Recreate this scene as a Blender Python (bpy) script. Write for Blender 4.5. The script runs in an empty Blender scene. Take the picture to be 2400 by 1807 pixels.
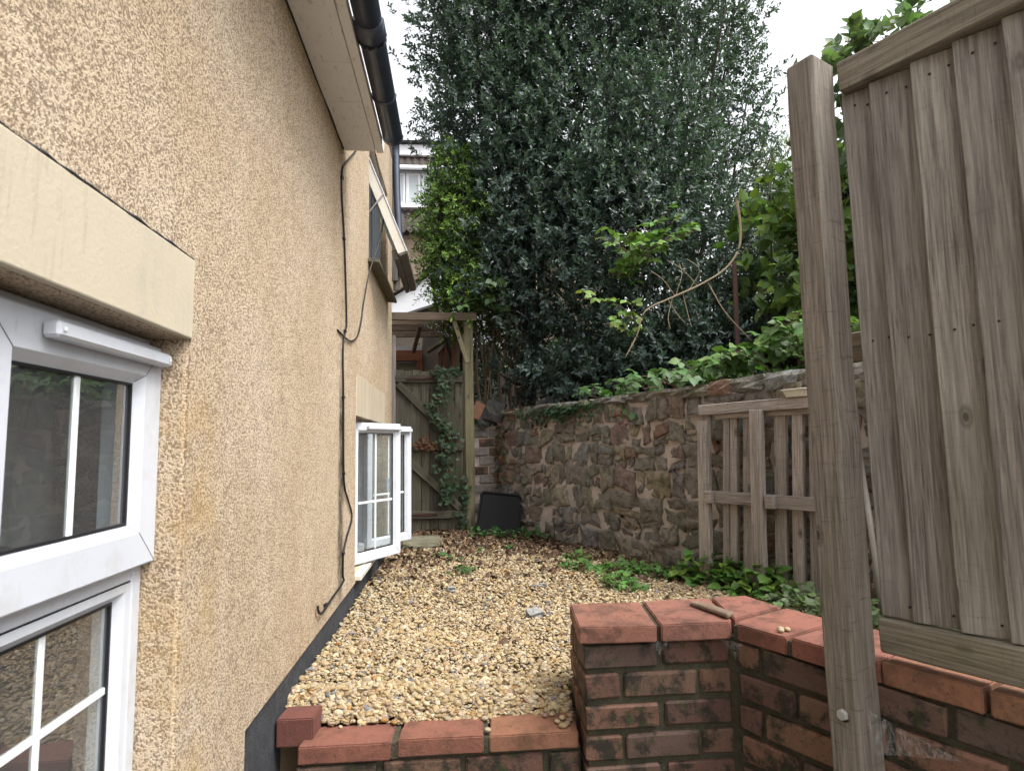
import bpy, bmesh, math, random
import numpy as np
from mathutils import Matrix, Vector, noise as mnoise
# The place is measured in survey units; finish() at the end scales it to metres (1 unit = U metres).
U = 1.45
SC = bpy.context.scene
COL = SC.collection
# ------------------------------------------------------------------ camera
def camera():
    yaw, pit, roll = math.radians(5.238), math.radians(5.642), math.radians(1.0)
    F = Vector((math.sin(yaw)*math.cos(pit), math.cos(yaw)*math.cos(pit), math.sin(pit)))
    R0 = Vector((math.cos(yaw), -math.sin(yaw), 0)); U0 = R0.cross(F)
    R = R0*math.cos(roll)-U0*math.sin(roll); Up = U0*math.cos(roll)+R0*math.sin(roll)
    cd = bpy.data.cameras.new('camera'); cd.lens = 21.17; cd.sensor_width = 36
    cd.clip_start = 0.02; cd.clip_end = 900
    cd.dof.use_dof = True; cd.dof.focus_distance = 4.2; cd.dof.aperture_fstop = 7.0
    o = bpy.data.objects.new('camera', cd); COL.objects.link(o)
    m = Matrix((R, Up, -F)).transposed().to_4x4(); m.translation = (0, 0, .72*U)
    o.matrix_world = m; SC.camera = o
camera()
# ------------------------------------------------------------------ sky, sun, exposure
SUN_EL, SUN_AZ = 58, 125
W = bpy.data.worlds.new('World'); SC.world = W; W.use_nodes = True
nt = W.node_tree; bg = nt.nodes['Background']
sk = nt.nodes.new('ShaderNodeTexSky'); sk.sky_type = 'NISHITA'; sk.sun_disc = False
sk.sun_elevation = math.radians(SUN_EL); sk.sun_rotation = math.radians(SUN_AZ)
sk.dust_density = 4; sk.air_density = 1.5
hs = nt.nodes.new('ShaderNodeHueSaturation'); hs.inputs['Saturation'].default_value = .16
nt.links.new(sk.outputs[0], hs.inputs['Color']); nt.links.new(hs.outputs[0], bg.inputs[0])
bg.inputs[1].default_value = .15
sl = bpy.data.lights.new('sun', 'SUN'); sl.energy = 1.4; sl.angle = math.radians(24); sl.color = (1, .97, .92)
so = bpy.data.objects.new('sun', sl); COL.objects.link(so)
a, e = math.radians(SUN_AZ), math.radians(SUN_EL)
so.rotation_euler = Vector((-math.sin(a)*math.cos(e), -math.cos(a)*math.cos(e), -math.sin(e))).to_track_quat('-Z', 'Y').to_euler()
SC.view_settings.view_transform = 'Standard'; SC.view_settings.look = 'None'
SC.view_settings.exposure = 1.36; SC.view_settings.gamma = 1; SC.view_settings.use_curve_mapping = False

random.seed(5); rng = np.random.default_rng(7)
WM = {}                                             # world matrix of every object, in units
# ------------------------------------------------------------------ object helpers
def link(name, data, parent=None, M=None):
    o = bpy.data.objects.new(name, data); COL.objects.link(o)
    M = Matrix.Identity(4) if M is None else M.copy()
    if parent is not None:
        o.parent = parent; o.matrix_parent_inverse = WM[parent].inverted()
    o.matrix_basis = M; WM[o] = M
    return o
def thing(name, label, cat, loc=(0, 0, 0), group=None, kind=None):
    o = link(name, None, None, Matrix.Translation(loc)); o.empty_display_size = .05
    return tag(o, label, cat, group, kind)
def tag(o, label=None, cat=None, group=None, kind=None):
    if label: o['label'] = label
    if cat: o['category'] = cat
    if group: o['group'] = group
    if kind: o['kind'] = kind
    return o
def mesh_np(name, co, tris, mat=None, col=None, smooth=False):
    co = np.asarray(co, np.float32); tris = np.asarray(tris, np.int32)
    me = bpy.data.meshes.new(name)
    me.vertices.add(len(co)); me.vertices.foreach_set('co', co.ravel())
    me.loops.add(tris.size); me.loops.foreach_set('vertex_index', tris.ravel())
    me.polygons.add(len(tris)); me.polygons.foreach_set('loop_start', np.arange(0, tris.size, 3, dtype=np.int32))
    if smooth: me.polygons.foreach_set('use_smooth', np.ones(len(tris), bool))
    if col is not None:
        at = me.color_attributes.new('Col', 'FLOAT_COLOR', 'POINT')
        c4 = np.ones((len(co), 4), np.float32); c4[:, :3] = col; at.data.foreach_set('color', c4.ravel())
    me.update(calc_edges=True)
    if mat: me.materials.append(mat)
    return me
def mesh_bm(name, bm, mat=None, smooth=False):
    me = bpy.data.meshes.new(name); bmesh.ops.recalc_face_normals(bm, faces=bm.faces)
    bm.to_mesh(me); bm.free()
    if mat: me.materials.append(mat)
    if smooth: me.polygons.foreach_set('use_smooth', [True]*len(me.polygons))
    return me
def add_box(bm, lo, hi, bev=0, segs=1):
    r = bmesh.ops.create_cube(bm, size=1.0)
    vs = r['verts']
    for v in vs:
        v.co = Vector([lo[i]+(v.co[i]+.5)*(hi[i]-lo[i]) for i in range(3)])
    if bev:
        es = list({e for v in vs for e in v.link_edges})
        bmesh.ops.bevel(bm, geom=es, offset=bev, segments=segs, affect='EDGES', profile=.5)
def box(name, lo, hi, mat, parent=None, bev=.002, M=None, segs=1):
    bm = bmesh.new(); add_box(bm, lo, hi, bev, segs)
    return link(name, mesh_bm(name, bm, mat), parent, M)
def prism(name, pts, z0, z1, mat, parent=None, bev=.002, jit=0):
    bm = bmesh.new()
    lo = [bm.verts.new((x, y, z0)) for x, y in pts]
    hi = [bm.verts.new((x, y, z1+random.uniform(-jit, jit))) for x, y in pts]
    n = len(pts); bm.faces.new(lo[::-1]); bm.faces.new(hi)
    for i in range(n): bm.faces.new((lo[i], lo[(i+1) % n], hi[(i+1) % n], hi[i]))
    if bev: bmesh.ops.bevel(bm, geom=list(bm.edges), offset=bev, segments=2, affect='EDGES')
    if jit:
        bmesh.ops.subdivide_edges(bm, edges=[e for e in bm.edges if e.calc_length() > .05], cuts=5, use_grid_fill=True)
        bmesh.ops.triangulate(bm, faces=[f for f in bm.faces if len(f.verts) > 4])
        for v in bm.verts:
            q = v.co*38; nz = mnoise.noise_vector(q); v.co += nz*.0016
    # keep a local origin so that wood and clay grain differ from piece to piece
    c = Vector((sum(p[0] for p in pts)/n, sum(p[1] for p in pts)/n, z0))
    bmesh.ops.translate(bm, verts=bm.verts, vec=-c)
    return link(name, mesh_bm(name, bm, mat), parent, Matrix.Translation(c))
BOARD = {}
def board(name, p0, p1, w, t, side, mat, parent=None, bev=.0025, rough=0, taper=0):
    """A sawn timber from p0 to p1; w runs along `side`, t across; its grain runs along local Z."""
    p0, p1 = Vector(p0), Vector(p1); z = (p1-p0); L = z.length; z.normalize()
    x = Vector(side); x = (x-z*x.dot(z)).normalized(); y = z.cross(x)
    key = (name, round(L, 3), round(w, 4), round(t, 4), mat.name, taper, rough)
    if key not in BOARD or rough:
        bm = bmesh.new(); n = max(2, int(L/.12)) if rough else 1
        rings = []
        for i in range(n+1):
            zz = L*i/n; dx = random.uniform(-rough, rough); dy = random.uniform(-rough, rough)*.5
            tt = (t*.5*(1-taper), t*.5*(1+taper))
            cut = random.uniform(-rough, rough) if i in (0, n) else 0
            rings.append([bm.verts.new((sx*w/2+dx, sy*(tt[0] if sx > 0 else tt[1])+dy, zz+cut*sx)) for sx, sy in ((-1, -1), (1, -1), (1, 1), (-1, 1))])
        for i in range(n):
            for k in range(4): bm.faces.new((rings[i][k], rings[i][(k+1) % 4], rings[i+1][(k+1) % 4], rings[i+1][k]))
        bm.faces.new(rings[0][::-1]); bm.faces.new(rings[-1])
        bm.normal_update()
        es = [e for e in bm.edges if len(e.link_faces) == 2 and e.calc_face_angle() > .6]
        if bev: bmesh.ops.bevel(bm, geom=es, offset=bev, segments=1, affect='EDGES')
        BOARD[key] = mesh_bm(name, bm, mat)
    M = Matrix((x, y, z)).transposed().to_4x4(); M.translation = p0
    return link(name, BOARD[key], parent, M)
def tube_np(paths, sides=5):
    """paths: list of (points, radii) -> verts, tris"""
    V, T = [], []; b = 0
    for pts, rad in paths:
        pts = np.asarray(pts, float); n = len(pts)
        d = np.gradient(pts, axis=0); d /= np.linalg.norm(d, axis=1)[:, None]+1e-9
        ref = np.where(np.abs(d[:, 2:3]) > .9, [[1., 0, 0]], [[0, 0, 1.]])
        x = np.cross(d, ref); x /= np.linalg.norm(x, axis=1)[:, None]+1e-9; y = np.cross(d, x)
        rad = np.broadcast_to(np.asarray(rad, float), (n,))
        an = np.arange(sides)*2*math.pi/sides
        ring = pts[:, None]+rad[:, None, None]*(np.cos(an)[None, :, None]*x[:, None]+np.sin(an)[None, :, None]*y[:, None])
        V.append(ring.reshape(-1, 3))
        i = np.arange(n-1)[:, None]*sides; k = np.arange(sides)[None]; k2 = (k+1) % sides
        q = np.stack([b+i+k, b+i+k2, b+i+sides+k2, b+i+sides+k], -1).reshape(-1, 4)
        T.append(q[:, [0, 1, 2]]); T.append(q[:, [0, 2, 3]])
        for e in (0, (n-1)*sides):
            T.append(np.array([[b+e, b+e+j, b+e+j+1] for j in range(1, sides-1)]))
        b += n*sides
    return np.concatenate(V), np.concatenate(T)
def smooth_path(pts, n=6):
    pts = np.asarray(pts, float); P = np.vstack([2*pts[0]-pts[1], pts, 2*pts[-1]-pts[-2]]); out = []
    for i in range(1, len(P)-2):
        for t in np.arange(n)/n:
            out.append(.5*((2*P[i])+(-P[i-1]+P[i+1])*t+(2*P[i-1]-5*P[i]+4*P[i+1]-P[i+2])*t*t+(-P[i-1]+3*P[i]-3*P[i+1]+P[i+2])*t**3))
    out.append(pts[-1]); return np.array(out)
def tube(name, paths, mat, parent=None, sides=6):
    v, t = tube_np(paths, sides); return link(name, mesh_np(name, v, t, mat, smooth=True), parent)
# ------------------------------------------------------------------ materials
class N:
    def __init__(s, name):
        s.m = bpy.data.materials.new(name); s.m.use_nodes = True; s.t = s.m.node_tree
        s.b = s.t.nodes['Principled BSDF']; s.out = s.t.nodes['Material Output']
    def n(s, typ, ins=None, **kw):
        x = s.t.nodes.new('ShaderNode'+typ)
        for k, v in kw.items(): setattr(x, k, v)
        for k, v in (ins or {}).items(): s.set(x.inputs[k], v)
        return x
    def set(s, inp, v):
        if isinstance(v, bpy.types.NodeSocket): s.t.links.new(v, inp)
        elif isinstance(v, bpy.types.Node): s.t.links.new(v.outputs[0], inp)
        elif isinstance(v, (tuple, list)) and len(v) == 3 and inp.type == 'RGBA': inp.default_value = (*v, 1)
        else: inp.default_value = v
    def coord(s, scale=(1, 1, 1), rnd=True, world=False):
        tc = s.n('TexCoord'); src = tc.outputs['Object']
        if world: src = s.n('NewGeometry').outputs['Position']
        if rnd and not world:
            oi = s.n('ObjectInfo'); mu = s.n('Math', {0: oi.outputs['Random'], 1: 37.0}, operation='MULTIPLY')
            src = s.n('VectorMath', {0: src, 1: mu}, operation='ADD').outputs[0]
        mp = s.n('Mapping', {'Vector': src, 'Scale': scale}); return mp.outputs[0]
    def noise(s, co, scale, detail=4, rough=.6, dist=0):
        return s.n('TexNoise', {'Vector': co, 'Scale': scale, 'Detail': detail, 'Roughness': rough, 'Distortion': dist}).outputs[0]
    def voro(s, co, scale, feature='F1', out=0):
        return s.n('TexVoronoi', {'Vector': co, 'Scale': scale}, feature=feature).outputs[out]
    def ramp(s, fac, stops, interp='LINEAR'):
        r = s.n('ValToRGB', {0: fac}); cr = r.color_ramp; cr.interpolation = interp
        while len(cr.elements) > len(stops): cr.elements.remove(cr.elements[-1])
        while len(cr.elements) < len(stops): cr.elements.new(1)
        for el, (p, c) in zip(cr.elements, stops):
            el.position = p; el.color = (*c, 1) if isinstance(c, (tuple, list)) else (c, c, c, 1)
        return r.outputs[0]
    def mix(s, f, a, b, mode='MIX'):
        x = s.n('Mix', data_type='RGBA', blend_type=mode)
        s.set(x.inputs[0], f); s.set(x.inputs[6], a); s.set(x.inputs[7], b); return x.outputs[2]
    def math(s, op, a, b=0.0, clamp=False):
        return s.n('Math', {0: a, 1: b}, operation=op, use_clamp=clamp).outputs[0]
    def rand(s): return s.n('ObjectInfo').outputs['Random']
    def bump(s, h, strength=.5, dist=.01, prev=None):
        ins = {'Height': h, 'Strength': strength, 'Distance': dist}
        if prev is not None: ins['Normal'] = prev
        return s.n('Bump', ins).outputs[0]
    def done(s, col, rough=.8, normal=None, spec=.3):
        s.set(s.b.inputs['Base Color'], col); s.set(s.b.inputs['Roughness'], rough); s.b.inputs['Specular IOR Level'].default_value = spec
        if normal is not None: s.set(s.b.inputs['Normal'], normal)
        return s.m
def plain(name, col, rough=.6, spec=.4, var=.12, scale=25, bump=0):
    k = N(name); co = k.coord(); f = k.noise(co, scale, 5)
    c = k.mix(f, tuple(max(0, x*(1-var*2)) for x in col), tuple(min(1, x*(1+var)) for x in col))
    return k.done(c, rough, k.bump(f, bump, .004) if bump else None, spec)
def wood(name, dark, light, algae=.3, knots=True, grain=1.0, acol=(.07, .075, .03), sawn=.25):
    k = N(name); co = k.coord((1, 1, .03)); co1 = k.coord((1, 1, .30)); co2 = k.coord()
    g1 = k.noise(co, 130*grain, 6, .72, .5); g2 = k.noise(co, 34*grain, 5, .65, 1.4); lo = k.noise(co1, 5, 3, .6)
    c = k.ramp(g1, [(.36, tuple(a*.75 for a in dark)), (.5, tuple((a+b)/2 for a, b in zip(dark, light))), (.64, light)])
    c = k.mix(k.ramp(g2, [(.48, 0), (.64, .62)]), c, tuple(x*.6 for x in dark))
    c = k.mix(k.ramp(lo, [(.35, 0), (.7, .45)]), c, tuple(x*1.12 for x in light))
    tone = k.math('MULTIPLY_ADD', k.rand(), .5); tone.node.inputs[2].default_value = .76
    c = k.mix(1.0, c, tone, 'MULTIPLY')
    h = k.math('MULTIPLY', g1, .6); h = k.math('ADD', h, g2)
    saw = k.n('TexNoise', {'Vector': k.coord((.10, .10, 1)), 'Scale': 95., 'Detail': 4., 'Roughness': .7}).outputs[0]
    c = k.mix(k.ramp(saw, [(.33, sawn*1.4), (.42, 0)]), c, tuple(x*.55 for x in dark))
    if knots:
        kc = k.coord((1, 0, .5)); v = k.voro(kc, 7.5)
        ring = k.ramp(v, [(.0, 1), (.045, .95), (.07, .3), (.095, .6), (.15, 0)])
        c = k.mix(k.math('MULTIPLY', ring, .85), c, tuple(x*.35 for x in dark))
        h = k.math('SUBTRACT', h, k.math('MULTIPLY', ring, .7))
    al = k.noise(co1, 2.6, 4, .65); al = k.ramp(al, [(.52, 0), (.72, algae)])
    c = k.mix(al, c, acol)
    nb = k.bump(h, 1.0, .006); nb = k.bump(saw, sawn, .003, nb)
    return k.done(c, .85, nb, .25)
def attr_mat(name, rough=.5, spec=.4, trans=.0, bump=.0, bs=80, mottled=.25):
    k = N(name); at = k.n('Attribute', attribute_name='Col'); co = k.coord(rnd=False)
    f = k.noise(co, bs, 4); c = k.mix(1.0, at.outputs[0], k.ramp(f, [(.3, 1-mottled), (.7, 1+mottled*.5)]), 'MULTIPLY')
    m = k.done(c, rough, k.bump(f, bump, .006) if bump else None, spec)
    if trans:
        tr = k.n('BsdfTranslucent', {0: k.mix(1.0, c, (1.3, 1.45, .7), 'MULTIPLY')})
        ms = k.n('MixShader', {0: trans, 1: k.b.outputs[0], 2: tr.outputs[0]}); k.t.links.new(ms.outputs[0], k.out.inputs[0])
    return m
def render_wall():
    k = N('pebbled_render'); co = k.coord(rnd=False); sep = k.n('SeparateXYZ', {0: co})
    wob = k.noise(co, 60, 2); cw = k.n('VectorMath', {0: co, 1: k.n('VectorMath', {0: k.n('TexNoise', {'Vector': co, 'Scale': 90.}).outputs[1], 'Scale': .010}, operation='SCALE').outputs[0]}, operation='ADD').outputs[0]
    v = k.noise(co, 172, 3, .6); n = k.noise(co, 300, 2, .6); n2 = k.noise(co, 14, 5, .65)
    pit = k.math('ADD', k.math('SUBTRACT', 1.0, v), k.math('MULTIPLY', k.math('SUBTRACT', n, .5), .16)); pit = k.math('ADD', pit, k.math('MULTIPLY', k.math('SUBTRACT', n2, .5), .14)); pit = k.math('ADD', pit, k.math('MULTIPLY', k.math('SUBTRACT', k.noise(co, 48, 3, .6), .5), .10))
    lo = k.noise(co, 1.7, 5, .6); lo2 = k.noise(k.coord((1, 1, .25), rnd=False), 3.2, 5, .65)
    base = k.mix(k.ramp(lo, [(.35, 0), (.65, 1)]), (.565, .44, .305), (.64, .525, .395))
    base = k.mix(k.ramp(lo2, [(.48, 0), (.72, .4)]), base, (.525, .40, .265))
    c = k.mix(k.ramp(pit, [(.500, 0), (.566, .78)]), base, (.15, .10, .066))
    # soot streak where the old pipe ran, yellowed streak beside the near jamb, darker strip at the far corner
    y, z = sep.outputs['Y'], sep.outputs['Z']
    def band(val, c0, w): return k.ramp(k.math('ABSOLUTE', k.math('SUBTRACT', val, c0)), [(0, 1), (w*.35, 1), (w, 0)])
    edge = k.math('MULTIPLY', k.math('SUBTRACT', k.noise(k.coord((1, 1, .3), rnd=False), 22, 4), .5), .11)
    st = k.math('MULTIPLY', band(k.math('ADD', y, edge), 2.43*U, .095), k.ramp(k.math('MULTIPLY', z, .5), [(.10, .4), (.2, .9), (.62, .95), (.72, .12)]))
    st = k.math('MULTIPLY', st, k.ramp(n2, [(.3, .45), (.6, 1)])); c = k.mix(st, c, (.02, .018, .015))
    ye = k.math('MULTIPLY', band(k.math('ADD', y, k.math('MULTIPLY', edge, 2)), 1.10*U, .20), k.ramp(k.noise(co, 6, 4), [(.40, 0), (.7, .5)])); ye = k.math('MULTIPLY', ye, k.ramp(k.math('MULTIPLY', z, .5), [(.0, 1), (.55, .9), (.66, .1)])); c = k.mix(ye, c, (.50, .31, .10))
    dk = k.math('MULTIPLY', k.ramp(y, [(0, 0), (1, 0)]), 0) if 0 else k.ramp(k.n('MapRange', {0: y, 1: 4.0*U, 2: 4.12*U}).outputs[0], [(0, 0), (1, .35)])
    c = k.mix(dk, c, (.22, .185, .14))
    rs = k.math('MULTIPLY', k.ramp(k.noise(k.coord((1, 1, .12), rnd=False), 5, 4, .7), [(.58, 0), (.78, .35)]), k.ramp(z, [(.3, 1), (1, .4)])); c = k.mix(rs, c, (.42, .235, .11))
    h = k.math('SUBTRACT', 1.0, k.ramp(pit, [(.35, 0), (.62, 1)]))
    return k.done(c, .92, k.bump(h, .8, .0035), .15)
def brick_mat(name, stops, soot, moss=.3, glaze=.75, crack=.8, patch=1.0):
    k = N(name); co = k.coord(); base = k.ramp(k.rand(), stops)
    n = k.noise(co, 18, 5, .7); f = k.noise(co, 120, 4, .7); lo = k.noise(co, 7.5, 8, .74, .15)
    c = k.mix(k.ramp(n, [(.35, .45), (.65, 0)]), base, k.mix(.5, base, (.05, .03, .028)))
    c = k.mix(k.ramp(f, [(.6, 0), (.75, .4)]), c, k.mix(.6, base, (.5, .33, .22)))
    c = k.mix(k.ramp(lo, [(.49, 0), (.585, soot*patch)]), c, (.018, .017, .012)); c = k.mix(k.ramp(k.noise(co, 45, 4, .8), [(.60, 0), (.68, soot)]), c, (.03, .026, .02))
    ms = k.noise(co, 24, 6, .7); c = k.mix(k.math('MULTIPLY', k.ramp(ms, [(.56, 0), (.64, 1)]), k.ramp(lo, [(.4, 0), (.55, moss)])), c, (.035, .05, .012))
    cr = k.voro(k.coord((1, 1, 2.2)), 9, 'DISTANCE_TO_EDGE'); crk = k.ramp(cr, [(0, crack), (.018, 0)]); crk = k.math('MULTIPLY', crk, k.ramp(n, [(.45, 0), (.6, 1)]))
    c = k.mix(crk, c, (.02, .016, .014))
    nb = k.bump(k.math('ADD', n, k.math('MULTIPLY', f, .5)), .6, .006)
    return k.done(c, glaze, nb, .35)
def stone_mat():
    k = N('rubble_stone'); co = k.coord(); r = k.rand()
    base = k.ramp(r, [(0, (.20, .18, .155)), (.16, (.25, .22, .185)), (.3, (.18, .172, .15)), (.42, (.215, .15, .135)), (.50, (.265, .23, .175)), (.62, (.21, .19, .17)), (.74, (.235, .14, .105)), (.79, (.185, .17, .16)), (.88, (.28, .235, .165)), (.94, (.225, .225, .22))], 'CONSTANT')
    n = k.noise(co, 16, 6, .72, .5); f = k.noise(co, 75, 5, .75); lo = k.noise(co, 5, 3)
    c = k.mix(k.ramp(n, [(.36, .95), (.56, 0)]), base, k.mix(.75, base, (.03, .028, .022)))
    c = k.mix(k.ramp(f, [(.52, 0), (.68, .6)]), c, (.34, .30, .225)); c = k.mix(k.ramp(f, [(.30, .7), (.44, 0)]), c, (.04, .036, .03))
    c = k.mix(k.ramp(lo, [(.5, 0), (.68, .4)]), c, (.13, .12, .055))
    sp = k.voro(co, 120); lc = k.math('MULTIPLY', k.ramp(sp, [(.18, 1), (.3, 0)]), k.ramp(k.noise(co, 7, 4), [(.56, 0), (.66, .7)])); c = k.mix(lc, c, (.42, .41, .36))
    h = k.math('ADD', n, k.math('MULTIPLY', f, .45)); lam = k.noise(k.coord((.5, .5, 3)), 22, 4, .6); h = k.math('ADD', h, k.math('MULTIPLY', lam, .6))
    return k.done(c, .9, k.bump(h, 1.0, .016), .2)
def mortar_mat(name, a, b, scale=28):
    k = N(name); co = k.coord(rnd=False); n = k.noise(co, scale, 6, .7); n2 = k.noise(co, 4, 4); f = k.noise(co, 160, 3)
    c = k.mix(n, a, b); c = k.mix(k.ramp(n2, [(.45, 0), (.65, .6)]), c, tuple(x*.45 for x in a))
    return k.done(c, .95, k.bump(k.math('ADD', n, k.math('MULTIPLY', f, .4)), .9, .012), .15)
def glass_mat(name, tint=(1, 1, 1), ior=1.55):
    k = N(name); k.t.nodes.remove(k.b)
    tr = k.n('BsdfTransparent', {0: tint}); gl = k.n('BsdfGlossy', {'Color': (1, 1, 1), 'Roughness': .012})
    w = k.noise(k.coord(), 1.6, 2); nb = k.bump(w, .06, .02); k.set(gl.inputs['Normal'], nb)
    lw_ = k.n('LayerWeight', {'Blend': .5}); f2 = k.math('POWER', lw_.outputs['Facing'], 3.5); f2 = k.math('MULTIPLY', f2, .85); f2 = k.math('ADD', f2, .16, True)
    ms = k.n('MixShader', {0: f2, 1: tr.outputs[0], 2: gl.outputs[0]}); du = k.n('BsdfDiffuse', {0: (.5, .52, .53)}); m2 = k.n('MixShader', {0: .07, 1: ms.outputs[0], 2: du.outputs[0]}); k.t.links.new(m2.outputs[0], k.out.inputs[0]); return k.m
def white_mat(name, col, dirt=.35):
    k = N(name); co = k.coord(); n = k.noise(co, 9, 5, .7); f = k.noise(k.coord((1, 1, .2)), 60, 4)
    c = k.mix(k.ramp(n, [(.5, 0), (.75, dirt)]), col, (.42, .40, .37)); c = k.mix(k.ramp(f, [(.62, 0), (.75, dirt*.6)]), c, (.35, .33, .3))
    return k.done(c, .38, None, .45)
def soffit_mat():
    k = N('painted_soffit'); co = k.coord(rnd=False); n = k.noise(co, 7, 5, .7); f = k.noise(k.coord((1, .3, 1), rnd=False), 40, 5, .75)
    c = k.mix(n, (.70, .69, .70), (.77, .76, .775)); c = k.mix(k.ramp(f, [(.57, 0), (.66, .4)]), c, (.2, .16, .13))
    d = k.voro(co, 14); c = k.mix(k.ramp(d, [(.02, .8), (.045, 0)]), c, (.1, .07, .05))
    return k.done(c, .8, k.bump(n, .2, .004), .2)
def cream_mat():
    k = N('cream_stone'); co = k.coord(rnd=False); n = k.noise(co, 5, 5, .65); f = k.noise(co, 90, 3); s = k.noise(k.coord((1, 1, .06), rnd=False), 14, 4)
    c = k.mix(n, (.46, .40, .30), (.52, .46, .355)); c = k.mix(k.ramp(f, [(.66, 0), (.74, .5)]), c, (.35, .27, .18))
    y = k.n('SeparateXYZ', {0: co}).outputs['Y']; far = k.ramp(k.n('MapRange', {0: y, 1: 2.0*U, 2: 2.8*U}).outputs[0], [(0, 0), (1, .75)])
    c = k.mix(k.ramp(k.noise(k.coord((1, 1, .35), rnd=False), 9, 6, .7), [(.52, 0), (.70, .5)]), c, (.36, .335, .29)); c = k.mix(k.ramp(k.noise(k.coord((1, 1, .1), rnd=False), 30, 5, .75), [(.58, 0), (.70, .35)]), c, (.30, .25, .19))
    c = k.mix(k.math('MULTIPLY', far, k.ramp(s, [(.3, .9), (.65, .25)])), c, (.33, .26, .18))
    return k.done(c, .75, k.bump(k.math('ADD', n, f), .25, .004), .25)
def bark(name, a, b):
    k = N(name); co = k.coord((1, 1, .25)); n = k.noise(co, 30, 6, .7)
    return k.done(k.mix(n, a, b), .9, k.bump(n, .9, .01), .15)
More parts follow.
